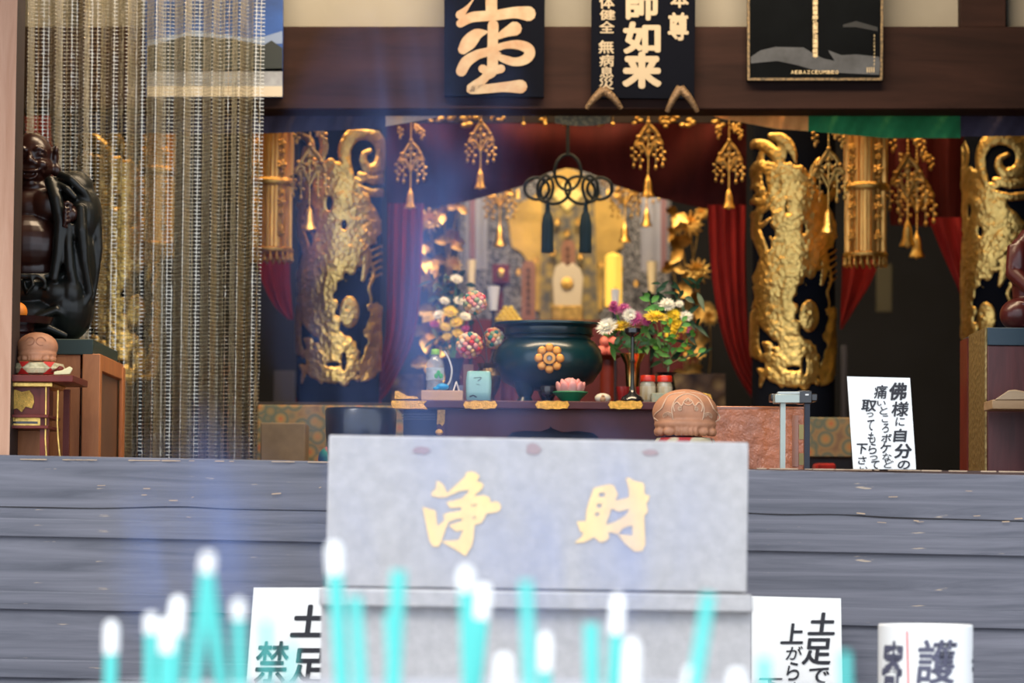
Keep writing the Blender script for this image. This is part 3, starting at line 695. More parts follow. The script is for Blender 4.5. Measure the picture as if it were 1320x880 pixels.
Lk(tc.outputs['Object'], mpn.inputs[0]); Lk(mpn.outputs[0], nz1.inputs[0])
bp = N('ShaderNodeBump'); bp.inputs['Strength'].default_value = .8; bp.inputs['Distance'].default_value = .012; Lk(nz1.outputs[0], bp.inputs['Height']); Lk(bp.outputs[0], gl.inputs['Normal'])
o = solo('net_curtain', 'clear vinyl curtain with a woven grid of threads hanging in folds at the left', 'curtain', mb, NET, ang=180, recalc=False)
ul_ = o.data.uv_layers.new(name='UVMap'); h = nz + 1
dat = np.zeros((len(o.data.loops), 2)); vi = np.zeros(len(o.data.loops), dtype=np.int32); o.data.loops.foreach_get('vertex_index', vi)
dat[:, 0] = np.array(uv)[vi // h]; dat[:, 1] = (vi % h) / nz * (ztop - zbot)
ul_.data.foreach_set('uv', dat.astype(np.float32).ravel())

# ================================================================= RIGHT: CABINET, STATUE, SIGN STAND
Yr = 12.6
t = thing('lacquer_cabinet', 'maroon lacquered cabinet with patterned gold side band and teal top board at the right', 'cabinet', (P(1330, 600, Yr).x, 12.95, ZF))
xr0 = P(1273, 500, Yr).x; xr1 = xr0 + .75; ztp = P(1273, 445, Yr).z; ztt = P(1273, 422, Yr).z
part('body', MB().box(xr0, xr1, Yr, Yr + .68, ZF, ztp), wood_mat('maroon_wood', (.06, .014, .014), (.13, .03, .03), (20, 20, 2), .4), t, .003)
part('top_board', MB().box(xr0 - .001, xr1, Yr - .01, Yr + .69, ztp, ztt), M('dark_teal_board', (.02, .05, .075), .4), t, .003)
SIDEB = pattern('gold_side_band', [(0., (.10, .055, .02)), (.45, (.36, .25, .09)), (.7, (.28, .19, .07))], 45, .4, .5, bump=.4)
part('side_band', MB().box(xr0 - .008, xr0 - .001, Yr + .01, Yr + .46, ZF, ztt - .0), SIDEB, t)
part('corner_post', MB().box(xr0 - .012, xr0 - .001, Yr + .47, Yr + .68, ZF, ztt - .01), MAROON, t)
Yb = 12.34
t = thing('small_bench', 'plain light wooden ledge on legs in front of the maroon cabinet', 'ledge', (P(1340, 600, Yb).x, Yb + .1, ZF))
mb = MB().box(P(1279, 510, Yb).x, P(1279, 510, Yb).x + .7, Yb, Yb + .22, P(1290, 527, Yb).z, P(1290, 515, Yb).z); part('top', mb, wood_mat('ledge_wood', (.26, .15, .07), (.42, .27, .14), (2, 14, 14)), t, .003)
mb = MB().prism([P(x, y, Yb - .005) for x, y in ((1282, 515), (1330, 515), (1330, 506), (1308, 502), (1300, 503))], [P(x, y, Yb + .02) for x, y in ((1282, 515), (1330, 515), (1330, 506), (1308, 502), (1300, 503))]); part('lip', mb, wood_mat('lip_wood', (.30, .2, .1), (.45, .32, .2), (2, 14, 14)), t, .003)
for xx in (P(1340, 510, Yb).x, P(1279, 510, Yb).x + .66):
    part('leg', MB().box(xx, xx + .03, Yb + .08, Yb + .11, ZF, P(1290, 527, Yb).z), MAROON, t)
# seated red lacquer statue
Yq = 12.9; k2 = mp(Yq); cq = Vector((P(1352, 422, Yq).x, Yq, ztt))
b = MB()
def L2(x, y, z): return cq + Vector((x * k2, y * k2, z * k2))
def b2(x, y, z, rx, ry, rz): b.ball(L2(x, y, z), (rx * k2, ry * k2, rz * k2), 24, 16)
def t2(pts, r): b.tube([L2(*p) for p in pts], r * k2 if not hasattr(r, '__len__') else [q * k2 for q in r], 10)
b2(0, 0, 16, 62, 40, 18); b2(0, 6, 60, 47, 34, 70); b2(0, 4, 118, 42, 26, 26); b2(0, -2, 165, 20, 21, 26); b2(0, 0, 140, 12, 12, 14)
for sg in (-1, 1):
    b2(sg * 40, -16, 22, 26, 26, 22); b2(sg * 38, 0, 90, 16, 20, 34); t2([(sg * 42, 0, 112), (sg * 46, -8, 76), (sg * 26, -34, 52), (sg * 8, -38, 48)], [12, 12, 9, 7])
    b2(sg * 20, -2, 162, 4, 6, 11); t2([(sg * 4, -20, 172), (sg * 9, -20, 174), (sg * 14, -16, 172)], 1.8); b2(sg * 8, -18, 167, 4, 3, 2.4)
    for q in range(5): t2([(sg * (58 - q * 3), -10 - q * 5, 10 + q * 7), (sg * (46 - q * 3), -30 - q * 2, 8 + q * 7), (sg * 20, -42, 6 + q * 7)], 2.4)
    t2([(sg * 20, -26, 132), (sg * 14, -32, 100), (sg * 4, -36, 70)], 3)
b2(0, -21, 163, 3.5, 5, 6); t2([(-6, -20, 153), (0, -22, 152), (6, -20, 153)], 1.6)
for q in range(4): t2([(-10 + q * 6, -42, 50), (-8 + q * 6, -46, 44), (-8 + q * 5, -44, 40)], 3)
m = remeshed(b, .005, 2); m.v = [(x, y, max(z, cq.z)) for x, y, z in m.v]
t = thing('red_lacquer_statue', 'seated figure statue in shiny dark red lacquer, cut off by the right edge', 'statue', cq)
part('figure', m, M('red_lacquer', (.07, .010, .009), .3, spec=.5), t, ang=80)

# hammered copper box, steel stand
Yx = 12.75
t = thing('lacquered_case', 'glossy orange-brown case with a rippled front behind the offertory box', 'case', (P(980, 600, Yx).x, Yx + .15, ZF))
COP = M('rippled_orange_lacquer', (.60, .19, .07), .13, var=.3, vs=(7, 7, 7), bump=.9, bs=28, coat=.6, bdist=.02)
part('case_body', MB().box(P(905, 560, Yx).x, P(1037, 560, Yx).x, Yx, Yx + .3, ZF, P(980, 523.5, Yx).z), COP, t, .005)
mb = MB()
for y0, y1 in ((547, 566), (584, 599)): mb.pr(1030, y0, 1036, y1, Yx - .003, .003)
part('label_strip', mb, M('aged_yellow', (.45, .38, .15), .6), t)
mb = MB().pr(1021, 535, 1029, 601, Yx - .004, .004).pr(917, 524, 1037, 526.5, Yx - .004, .004); part('edge_strip', mb, M('polished_edge', (.40, .14, .06), .15, coat=1), t)  # glossy, darker strips along the right and top edges
Yst = 12.32
PALE = M('pale_grey_metal', (.42, .47, .42), .35, .4)
t = thing('steel_stand', 'slim grey metal stand with a flat top plate beside the orange case', 'stand', (P(1010, 600, Yst).x, Yst + .02, ZF))
part('post', MB().box(P(1006, 560, Yst).x, P(1012.5, 560, Yst).x, Yst, Yst + .03, ZF, P(1010, 518, Yst).z), PALE, t)
part('top_plate', MB().pr(999, 508, 1031, 519, Yst - .02, .1), PALE, t, .002)
part('cap', MB().pr(1003, 504.5, 1031, 508, Yst - .0, .06), M('cap_grey', (.5, .55, .55), .4), t, .002)
t = thing('black_stand', 'black metal stand with a wide head right behind the grey stand', 'stand', (P(1043, 600, 12.4).x, 12.42, ZF))
part('post', MB().box(P(1037, 560, 12.4).x, P(1044, 560, 12.4).x, 12.4, 12.43, ZF, P(1010, 519, 12.4).z), M('dark_steel', (.03, .035, .05), .4, .3), t)
part('head', MB().pr(994, 507, 1054, 517, 12.4, .12).pr(1029, 503, 1047, 520, 12.39, .1), BLACK, t, .004)
part('small_label', MB().pr(1038, 507.5, 1042.5, 509.5, 12.386, .004), PAPER, t)

# large carved drum in front of the low table
Ym = 12.45; km = mp(Ym); cm = Vector((P(883, 562.5, Ym).x, Ym, P(883, 562.5, Ym).z)); rm = 42.5 * km
t = thing('drum_stand', 'low wooden stand with a red and cream round cushion under the large carved drum', 'stand', Vector((cm.x, Ym, ZF)))
part('base', MB().box(cm.x - .1, cm.x + .1, Ym - .09, Ym + .1, ZF, cm.z - .05), MAROON, t, .004)
mb = MB().lathe([(.08, -.05), (.105, -.04), (.112, -.024), (.1, -.006), (.06, -.001), (0, -.001)], cm, 32); part('cushion', mb, pattern('red_cream_brocade', [(0, (.6, .5, .3)), (.5, (.6, .52, .34)), (.62, (.45, .03, .03)), (.9, (.4, .03, .03))], 16), t)
CLAY = M('carved_brown_wood', (.46, .21, .11), .55, var=.18, vs=(12, 12, 12))
t = wooden_drum('wooden_fish_drum', 'large round carved wooden fish drum with spiral eyes, behind the offertory box', cm, rm, CLAY, CLAY, .0042)
PALEC = M('pale_carving', (.62, .40, .26), .6)
def dm(x, y):
    dx = (x - 883) / 42.5; zc_ = 533; dz = (zc_ - y) / 30.0
    d2 = min(.97, dx * dx + dz * dz); return Vector((cm.x + dx * rm, Ym - rm * .9 * sqrt(1 - d2) - .002, cm.z + rm * .72 + dz * rm * .72 * .98))
mb = MB(); s = 5.5; q0 = (820, 480)
def dl(pts, r=.0026): mb.tube(smooth3([dm(q0[0] + x / s, q0[1] + y / s) for x, y in pts]), r, 6)
for fl in (0, 1):
    mx_ = (lambda x: x) if not fl else (lambda x: 2 * 357 - x)
    dl([(mx_(x), y) for x, y in [(300 + 6 * cos(a) * (.4 + a / 5), 272 + 6 * sin(a) * (.4 + a / 5)) for a in np.linspace(0, 12, 26)]], .0016)
    dl([(mx_(x), y) for x, y in [(262, 290), (255, 250), (280, 225), (310, 250), (330, 215), (357, 195)]])
    dl([(mx_(x), y) for x, y in [(357, 160), (310, 175), (270, 205), (245, 260), (248, 320), (262, 360), (300, 380), (357, 385)]])
    dl([(mx_(x), y) for x, y in [(340, 150), (270, 160), (220, 180), (190, 230), (170, 270), (135, 300), (125, 330), (160, 355), (230, 370)]])
    for r_ in (12, 22, 32): dl([(mx_(215 + r_ * cos(a)), 320 + r_ * .8 * sin(a)) for a in np.linspace(2.6, 6.8, 8)], .0014)
dl([(325, 225), (340, 240), (357, 245), (374, 240), (389, 225)], .002); dl([(340, 222), (357, 205), (374, 222)], .002)
for x in (335, 350, 365, 380): dl([(x, 385), (x, 440)], .003)
part('carving', mb, PALEC, t, label='pale carved lines and spirals')
# black bowl gong
Yg = 12.9; kg = mp(Yg); cg = Vector((P(465, 562, Yg).x, Yg, ZF)); zt = P(465, 526, Yg).z
mb = MB().lathe([(.0, 0), (.10, 0), (.118, .02), (.13, zt - ZF - .09), (.132, zt - ZF - .01), (.126, zt - ZF), (.118, zt - ZF - .005), (.118, zt - ZF - .1), (0, .03)], cg, 48)
solo('bowl_gong', 'black round bowl gong on the floor left of the offertory box', 'bowl gong', mb, M('black_bronze', (.012, .016, .022), .3, coat=.4))
FLOR = pattern('floral_brocade', [(0, (.45, .10, .05)), (.15, (.42, .2, .07)), (.3, (.32, .22, .09)), (.5, (.10, .14, .11)), (.65, (.30, .2, .09)), (.9, (.2, .12, .07))], 17, .7)
Yl = 14.3
t = thing('brocade_table', 'low table draped in orange floral brocade, left of the offertory box', 'table', (P(390, 590, Yl).x, Yl + .2, ZF))
part('cloth', MB().box(P(332, 540, Yl).x, P(520, 540, Yl).x, Yl, Yl + .45, ZF, P(400, 522, Yl).z), FLOR, t, .004)
part('tabletop', MB().box(P(330, 540, Yl).x, P(522, 540, Yl).x, Yl + .01, Yl + .5, P(400, 522, Yl).z, P(400, 522, Yl).z + .012), DARK, t, .002)
t = thing('brocade_table', 'low table draped in tan floral brocade, behind the black stand at the right', 'table', (P(1100, 590, Yl).x, Yl + .2, ZF))
part('cloth', MB().box(P(1030, 540, Yl).x, P(1098, 540, Yl).x, Yl, Yl + .45, P(400, 583, Yl).z, P(400, 532, Yl).z), FLOR, t, .004)
part('leg_frame', MB().box(P(1030, 540, Yl).x, P(1098, 540, Yl).x, Yl + .03, Yl + .4, ZF, P(400, 583, Yl).z), DARK, t)
mb = MB().box(P(1046, 540, Yl).x, P(1072, 540, Yl).x, Yl - .2, Yl - .05, ZF, P(400, 591, Yl - .2).z); solo('red_cushion', 'flat red cushion on the floor under the tan brocade table', 'cushion', mb, SILK, bev=.01)
mb = MB().box(P(336, 540, 13.9).x, P(394, 540, 13.9).x, 13.9, 14.15, ZF, P(400, 545, 13.9).z); solo('tan_box', 'plain tan cloth-covered box in front of the floral brocade table', 'box', mb, M('tan_cloth', (.19, .14, .09), .8, var=.2), bev=.006)
# red ball painted thing beside box
mb = MB().ball(P(425, 577, 13.6) * 1, (.04, .04, .05)); c = P(425, 577, 13.6); 
PB = M('painted_ball', (.02, .2, .2), .5); nt_, b_ = nodes(PB); mb = MB(); mb.ball((c.x, c.y, ZF + .052), (.045, .045, .052), 24, 16)
PB2 = pattern('painted_ball2', [(0, (.55, .03, .06)), (.4, (.5, .03, .05)), (.55, (.02, .22, .2)), (.9, (.02, .04, .2))], 9)
solo('temari_ball', 'red, teal and blue cloth ball on the floor at the offertory box\'s left edge', 'ball', mb, PB2)
# ================================================================= SIGNS ON THE LINTEL
Yk = 13.965
CREAM = M('brush_cream', (.42, .35, .235), .8, vs=(12, 12, 12), alt=(.35, .21, .12))
CREAML = M('cream_lettering', (.42, .35, .24), .8)
NAVYB = M('blackened_board', (.005, .006, .010), .9, spec=.03)
t = thing('hanging_signboard', 'black signboard with one large cream brush character, centre-left of the lintel', 'signboard', P(637, 126, Yk))
part('board', MB().pq([(572, -150), (704, -150), (701, 125), (573, 123)], Yk, .036), NAVYB, t)
f = lambda x, y: P(x, y, Yk - .004)
s = 1015 / 150; o_ = (560, 0)
def S_(pts): return [(o_[0] + x / s, o_[1] + y / s) for x, y in pts]
mb = MB()
mb.ribbon(S_([(225, 205), (330, 150), (520, 135), (700, 110), (820, 120)]), [w / s for w in (70, 90, 90, 100, 130)], f)
mb.ribbon(S_([(225, 130), (290, 60), (350, -20), (400, -80)]), [w / s for w in (80, 30, 8, 8)], f)
mb.ribbon(S_([(495, -500), (495, -100), (498, 120)]), [w / s for w in (100, 100, 100)], f)
mb.ribbon(S_([(512, 220), (508, 400), (505, 600), (480, 650)]), [w / s for w in (95, 90, 95, 80)], f)
mb.ribbon(S_([(250, 430), (300, 370), (370, 300), (450, 280)]), [w / s for w in (90, 130, 100, 30)], f)
mb.ribbon(S_([(560, 320), (620, 285), (700, 250)]), [w / s for w in (50, 80, 125)], f)
mb.ribbon(S_([(235, 620), (280, 540), (370, 480), (470, 450), (600, 400), (720, 390), (810, 420), (830, 470), (790, 520), (700, 540), (600, 510), (555, 480)]), [w / s for w in (95, 100, 85, 75, 60, 80, 95, 95, 85, 75, 70, 60)], f)
mb.ribbon(S_([(420, 600), (480, 620), (580, 600)]), [w / s for w in (75, 70, 75)], f)
mb.ribbon(S_([(500, 600), (430, 690), (350, 750), (320, 780), (450, 775), (600, 760), (750, 755)]), [w / s for w in (70, 75, 85, 80, 80, 85, 120)], f)
part('lettering', mb, CREAM, t, recalc=False)
mb = MB().polys([S_([(570, 470), (640, 440), (730, 432), (785, 455), (735, 478), (640, 488)])], lambda x, y: P(x, y, Yk - .006)); part('ground_gap', mb, NAVYB, t, recalc=False)

t = thing('hanging_signboard', 'black signboard with three columns of cream characters, right of the big single character', 'signboard', P(830, 126, Yk))
part('board', MB().pq([(763, -150), (898, -150), (895, 127), (762, 126)], Yk, .036), NAVYB, t)
s = 880 / 150; o_ = (755, 0); mb = MB()
for ch, cx, cy, w, h, of in (('薬', 430, -140, 250, 220, .03), ('師', 428, 30, 250, 250, .035), ('如', 425, 285, 285, 245, .04), ('来', 425, 530, 300, 280, .045), ('本', 710, -10, 140, 140, .025), ('尊', 700, 200, 158, 215, .028),
                             ('体', 160, 15, 118, 100, .02), ('健', 165, 112, 120, 78, .02), ('全', 160, 205, 116, 92, .02), ('無', 155, 355, 118, 100, .02), ('病', 158, 458, 112, 92, .02), ('息', 158, 545, 106, 84, .02), ('災', 155, 632, 116, 90, .02)):
    put_glyph(mb, ch, o_[0] + cx / s, o_[1] + cy / s, w / s, h / s, f, of)
part('lettering', mb, CREAML, t, recalc=False)

t = thing('framed_poster', 'black poster with thin gold border and grey wave, right end of the lintel', 'poster', P(1052, 104, Yk))
PBK = M('poster_black', (.004, .005, .006), .7, var=.3, vs=(3, 3, 3), spec=.03)
part('sheet', MB().pq([(964, -150), (1140, -150), (1138, 104), (963, 104)], Yk, .036), PBK, t)
mb = MB(); GR = M('wave_grey', (.055, .062, .072), .8, var=.35, vs=(9, 9, 9))
s = 1320 / 280; o_ = (900, 0)
mb.polys([S_([(320, 345), (380, 305), (470, 285), (640, 288), (700, 325), (760, 355), (830, 370), (800, 325), (790, 305), (870, 335), (960, 330), (1100, 345), (1105, 385), (1100, 455), (800, 440), (700, 425), (600, 395), (480, 370), (320, 385)])], lambda x, y: P(x, y, Yk - .002))
part('wave_image', mb, GR, t, recalc=False)
mb = MB(); mb.polys([S_([(880, 150), (960, 128), (1090, 165), (1090, 190), (960, 165), (880, 165)])], lambda x, y: P(x, y, Yk - .002)); part('cloud_image', mb, M('cloud_grey', (.016, .019, .022), .8), t, recalc=False)
BRD = pattern('thin_gold_border', [(0, (.30, .20, .08)), (.5, (.16, .11, .05)), (.9, (.05, .04, .02))], 90, .5)
mb = MB(); fp = lambda x, y: P(x, y, Yk - .003)
for a, b in (((964.5, -150), (965, 102)), ((1138.5, -150), (1136, 102)), ((965, 102), (1136, 102))): mb.ribbon([a, b], 3.2, fp)
part('border', mb, BRD, t, recalc=False)
mb = MB()
for i in range(34): put_glyph(mb, '聖妙法蓮華経尊師仏'[i % 9], 1051, -130 + i * 6.1, 7, 6.0, fp, .03)
for i in range(12): put_glyph(mb, 'AEBAZCEUMBEO'[i], 1021.5 + i * 5.2, 93, 4, 4.6, fp, .01)
for i in range(9): put_glyph(mb, '禅寺会'[i % 3], 1127, 46 + i * 4.6, 1.8, 3.4, fp, .0)
for i in range(4): mb.ribbon([(1118 + i * 2.8, 87), (1118 + i * 2.8, 93)], .9, fp)
part('lettering', mb, M('dull_gold_print', (.70, .56, .32), .6), t, recalc=False)

t = thing('calendar_poster', 'poster with deep blue sky over a dark temple roof, seen through the net curtain', 'poster', P(280, 126, Yk))
part('sheet', MB().pq([(186, -150), (366, -150), (364, 125), (188, 125)], Yk, .036), M('photo_blue', (.015, .06, .24), .4, var=.6, vs=(2, 2, 4)), t)
fq = lambda x, y: P(x, y, Yk - .003)
part('roof_image', MB().polys([[(190, 60), (240, 46), (300, 50), (340, 58), (350, 52), (364, 62), (364, 92), (190, 92)]], fq), M('photo_dark', (.012, .018, .016), .5), t, recalc=False)
part('cloud_image', MB().polys([[(190, 52), (250, 40), (330, 50), (364, 40), (364, 56), (190, 62)]], lambda x, y: P(x, y, Yk - .0015)), M('photo_cloud', (.18, .25, .4), .5), t, recalc=False)
part('ground_image', MB().polys([[(190, 92), (364, 88), (364, 112), (190, 112)]], fq), M('photo_ground', (.22, .24, .27), .5, var=.5, vs=(8, 8, 8)), t, recalc=False)
part('margin', MB().polys([[(190, 111), (364, 111), (364, 124.5), (190, 124.5)]], lambda x, y: P(x, y, Yk - .004)), M('paper_margin', (.55, .50, .40), .7), t, recalc=False)

# gold chevrons
for (ax, ay, lx, rx, by, lab_) in ((778, 116, 756, 801, 140, 'left'), (877, 114, 860, 899, 144, 'right')):
    t = thing('gold_brocade_tassel_cord', 'gold brocade chevron cord below the signboard\'s %s corner' % lab_, 'cord', P(ax, by, 13.88))
    mb = MB(); Y_ = 13.88; m_ = mp(Y_)
    mb.tube(smooth3([P(ax, ay, Y_), P((ax + lx) / 2 - 1, (ay + by) / 2 - 1, Y_ - .01), P(lx, by, Y_)]), np.linspace(6.5, 3.0, 13) * m_, 10)
    mb.tube(smooth3([P(ax, ay, Y_), P((ax + rx) / 2 + 1, (ay + by) / 2 - 2, Y_ - .01), P(rx, by, Y_)]), np.linspace(6.5, 3.0, 13) * m_, 10)
    part('cord', mb, pattern('brocade_cord', [(0, (.35, .22, .10)), (.5, (.16, .10, .05)), (.9, (.10, .06, .03))], 160, .5, .3, bump=.4), t)
# ---- five-colour curtain below the lintel
Yv = 14.26
t = thing('five_colour_curtain', 'five-colour temple curtain gathered up in the middle just below the lintel', 'curtain', P(660, 141, Yv))
def panel(name, x0, x1, yb, mat, ytop=132):
    g = []
    nx = max(6, int((x1 - x0) / 4))
    for j in range(7):
        row = []
        for i in range(nx + 1):
            x = x0 + (x1 - x0) * i / nx; y1_ = np.interp(x, [q[0] for q in yb], [q[1] for q in yb]); v = j / 6
            row.append(P(x, ytop + (y1_ - ytop) * v, Yv + .012 * sin(x * .09 + v * 2) + .006 * sin((x + y1_ * v * 2) * .35)))
        g.append(row)
    part(name, MB().sheet(g), mat, t, ang=180, recalc=False)
def cl(n, c): return M(n, c, .8, var=.15, vs=(12, 12, 12), sheen=.2)
panel('purple_panel', 100, 497, [(100, 172), (343, 172), (497, 165)], cl('purple_cloth', (.05, .04, .075)))
panel('white_panel', 497, 585, [(497, 163), (560, 152), (585, 141)], cl('beige_cloth', (.90, .70, .54)))
panel('orange_panel', 893, 1042, [(893, 140), (930, 153), (1000, 166), (1042, 169)], cl('orange_cloth', (1.0, .40, .11)))
panel('green_panel', 1042, 1238, [(1042, 169), (1140, 178), (1238, 178)], cl('green_cloth', (.015, .24, .075)))
panel('navy_panel', 1238, 1420, [(1238, 176), (1420, 174)], cl('navy_cloth', (.05, .04, .075)))

# ================================================================= LOW TABLE
Yt = 13.3; kt = mp(Yt)
zt = P(700, 516.5, Yt).z; zb_ = P(700, 527, Yt).z
TBL = M('plum_lacquer', (.085, .026, .030), .45, var=.12, spec=.3)
xa = P(511, 520, Yt).x; xb = P(905, 520, Yt).x
t = thing('offering_table', 'long low plum lacquered offering table with gilt fittings, centre of the hall', 'table', ((xa + xb) / 2, Yt + .3, ZF))
part('tabletop', MB().box(xa, xb, Yt, Yt + .62, zb_, zt), TBL, t, .004)
mb = MB(); f = lambda x, y: P(x, y, Yt - .003)
for x0, x1 in ((597, 641), (690, 734), (784, 829)):
    yy = 521.5
    mb = MB(); ol = []
    for x, y in ((x0, 0), (x0 + 3, -5), (x0 + 8, -4), (x0 + 14, -5.5), ((x0 + x1) / 2, -4.5), (x1 - 14, -5.5), (x1 - 8, -4), (x1 - 3, -5), (x1, 0), (x1 - 3, 5), (x1 - 8, 4.5), (x1 - 14, 6), ((x0 + x1) / 2, 5), (x0 + 14, 6), (x0 + 8, 4.5), (x0 + 3, 5)): ol.append((x, yy + y))
    A = [f(*p) for p in ol][::-1]; mb.prism(A, [p + Vector((0, .006, 0)) for p in A]); part('gilt_fitting', mb, GOLDP, t)
mb = MB(); A = [f(*p) for p in ((505, 516), (550, 516.5), (546, 521), (551, 527), (507, 526), (504, 521))][::-1]; mb.prism(A, [p + Vector((0, .1, 0)) for p in A]); part('gilt_end_cap', mb, GOLDP, t)
mb = MB(); A = [f(*p) for p in ((509, 504), (514, 503.5), (519, 507), (526, 510), (537, 511), (540, 514), (508.5, 514))][::-1]; mb.prism(A, [p + Vector((0, .35, 0)) for p in A]); part('gilt_upturned_end', mb, GOLDP, t)
mb = MB(); A = [f(*p) for p in ((906, 506), (916, 508), (918, 514), (918, 520), (905, 521))][::-1]; mb.prism(A, [p + Vector((0, .35, 0)) for p in A]); part('gilt_upturned_end', mb, GOLDP, t)
# apron with cusped opening
f2 = lambda x, y: P(x, y, Yt + .04)
ol = [(566, 527), (850, 527), (850, 600), (772, 600), (771, 563), (765, 558), (745, 555), (725, 557), (712, 552), (710, 549), (708, 552), (697, 556), (678, 555), (660, 557), (654, 563), (653, 600), (566, 600)]
def zc_(p): p.z = max(p.z, ZF); return p
mb = MB(); vs = [f2(*p) for p in ol]; vs = [zc_(v) for v in vs]
tr = geometry.tessellate_polygon([[Vector((v.x, v.z, 0)) for v in vs]]); mb.add(vs, tr); part('apron', mb, TBL, t, recalc=False)
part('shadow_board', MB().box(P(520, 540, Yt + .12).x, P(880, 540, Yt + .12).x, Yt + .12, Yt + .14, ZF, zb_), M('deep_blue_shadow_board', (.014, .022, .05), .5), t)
for k_, x in enumerate((566, 852)):
    mb = MB(); a = P(x - 3, 540, Yt).x; mb.box(a, a + .03, Yt + .02, Yt + .06, ZF, zb_); l = part('leg', mb, TBL, t)
    mb = MB(); g = lambda X_, y: P(X_, y, Yt + .015)
    A = [g(*p) for p in ((x - 2, 528), (x + 8, 528), (x + 7, 545), (x + 4, 549), (x + 1, 546), (x - 3, 547))][::-1]; mb.prism(A, [p + Vector((0, .004, 0)) for p in A])
    mb.ball(P(x + 0, 557, Yt + .015), (.015, .006, .012)); part('gilt_corner', mb, GOLDP, l)
part('leg', MB().box(xa + .06, xa + .1, Yt + .5, Yt + .54, ZF, zb_), TBL, t); part('leg', MB().box(xb - .1, xb - .06, Yt + .5, Yt + .54, ZF, zb_), TBL, t)
mb = MB()
for q in range(3): mb.box(P(517, 540, Yt).x, P(560, 540, Yt).x, Yt + .10, Yt + .118, P(500, 531 + q * 3.4 + 1.2, Yt).z, P(500, 531 + q * 3.4, Yt).z)
part('stretcher', mb, M('navy_lacquer', (.03, .035, .06), .3, coat=.4), t)
TZ = zt
def at(px, Y, z=None): p = P(px, 515, Y); p.z = TZ if z is None else z; return p
def hz(py0, py1, Y): return P(660, py0, Y).z - P(660, py1, Y).z
# ---- censer
Yc = 13.72; kc = mp(Yc); c = at(706, Yc); H = hz(413, 519, Yc)
DG = M('dark_green_bronze', (.005, .034, .040), .28, .0, coat=.25)
t = thing('large_censer', 'large round dark green censer with a gold flower crest in the middle of the table', 'censer', c)
u = kc
mb = MB().lathe([(0, 18 * u), (40 * u, 20 * u), (58 * u, 30 * u), (69 * u, 46 * u), (71 * u, 58 * u), (68 * u, 72 * u), (60 * u, 82 * u), (55 * u, 85 * u), (55 * u, 88 * u), (57 * u, 90 * u), (57 * u, 99 * u), (60 * u, 101 * u), (70 * u, 103 * u), (70 * u, H - 0.002), (66 * u, H), (54 * u, H - .005), (52 * u, 92 * u), (0, 80 * u)], c, 72); part('bowl', mb, DG, t, ang=50)
mb = MB().lathe([(57.5 * u, 89 * u), (59.5 * u, 90 * u), (57.5 * u, 91 * u)], c, 72); part('neck_band', mb, DG, t)
for a in (-2.35, -.75, pi / 2):
    p = c + Vector((42 * u * cos(a), 42 * u * sin(a), 0)); mb = MB().lathe([(0, 0), (10 * u, 0), (11 * u, 4 * u), (8 * u, 9 * u), (12 * u, 18 * u), (15 * u, 28 * u), (0, 34 * u)], p, 20); part('foot', mb, DG, t)
for sg in (-1, 1):
    mb = MB().tube(smooth3([c + Vector((sg * 64 * u, 0, 50 * u)), c + Vector((sg * 72 * u, 0, 60 * u)), c + Vector((sg * 69 * u, 0, 72 * u)), c + Vector((sg * 58 * u, 0, 84 * u))]), 3 * u, 8); 
# gold flower crest
crc = c + Vector((1 * u, -70.0 * u, 57 * u))
def onc(dx, dz, out=0.):
    z = 57 * u + dz; r = np.interp(z / u, [30, 46, 58, 72, 82], [58, 69, 71, 68, 60]) * u + out; x = dx + 1 * u
    return c + Vector((x, -sqrt(max(0, r * r - x * x)), z))
mb = MB(); GC = M('crest_gold', (.80, .36, .07), .38, .6)
for q in range(8):
    a = pi / 8 + q * pi / 4; a = q * pi / 4 + pi / 2; mb.ball(onc(13.5 * u * cos(a), 13.5 * u * sin(a), .002), (5.7 * u, 2.4 * u, 5.7 * u), 16, 10)
mb.lathe([(3.8 * u, -1 * u), (7.6 * u, -.5 * u), (7.6 * u, 2 * u), (3.8 * u, 2.4 * u), (3.8 * u, -1 * u)], onc(0, 0, .004), 28, cap=False, R=Matrix.Rotation(pi / 2, 3, 'X')); part('crest', mb, GC, t, label='gold eight-petal flower crest')
mb = MB().ball(onc(0, 0, .004), (3.5 * u, 1.2 * u, 3.5 * u)); part('crest_centre', mb, STEEL, t)
mb = MB().lathe([(19.5 * u, -.2 * u), (20.5 * u, .6 * u), (19.5 * u, 1 * u)], onc(0, 0, -.001), 40, cap=False, R=Matrix.Rotation(pi / 2, 3, 'X')); 0
# little lion foot/knob in front
# ---- bottle on wooden tray
Yw = 13.45; c = at(571, Yw); a = P(543.5, 510, Yw).x; b = P(597, 510, Yw).x
htr = hz(501, 514.5, Yw)
mb = MB().box(a, b, Yw - .06, Yw + .07, TZ, TZ + htr); solo('wooden_block_tray', 'pale plain wooden block under the water bottle', 'wooden block', mb, wood_mat('pale_wood', (.52, .30, .15), (.66, .42, .24), (2, 16, 16), .5), bev=.002)
cb = at(560.5, Yw, TZ + htr); u = mp(Yw)
t = thing('water_bottle', 'clear plastic water bottle with a light green cap on the wooden block', 'bottle', cb)
HB = hz(447, 501, Yw)
PET = M('clear_plastic', (.80, .86, .88), .08, spec=.9, coat=1); PET.node_tree.nodes['Principled BSDF'].inputs['Alpha'].default_value = .24
prof = [(0, 0), (9 * u, 0), (11 * u, 2 * u)]
for q in range(5): prof += [(11.3 * u, (5 + q * 4.2) * u), (10.5 * u, (7 + q * 4.2) * u)]
prof += [(11.5 * u, 28 * u), (11.8 * u, 33 * u), (10 * u, 39 * u), (6 * u, 43 * u), (4.5 * u, 46 * u), (4.5 * u, 48 * u)]
part('body', MB().lathe(prof, cb, 32), PET, t, ang=80)
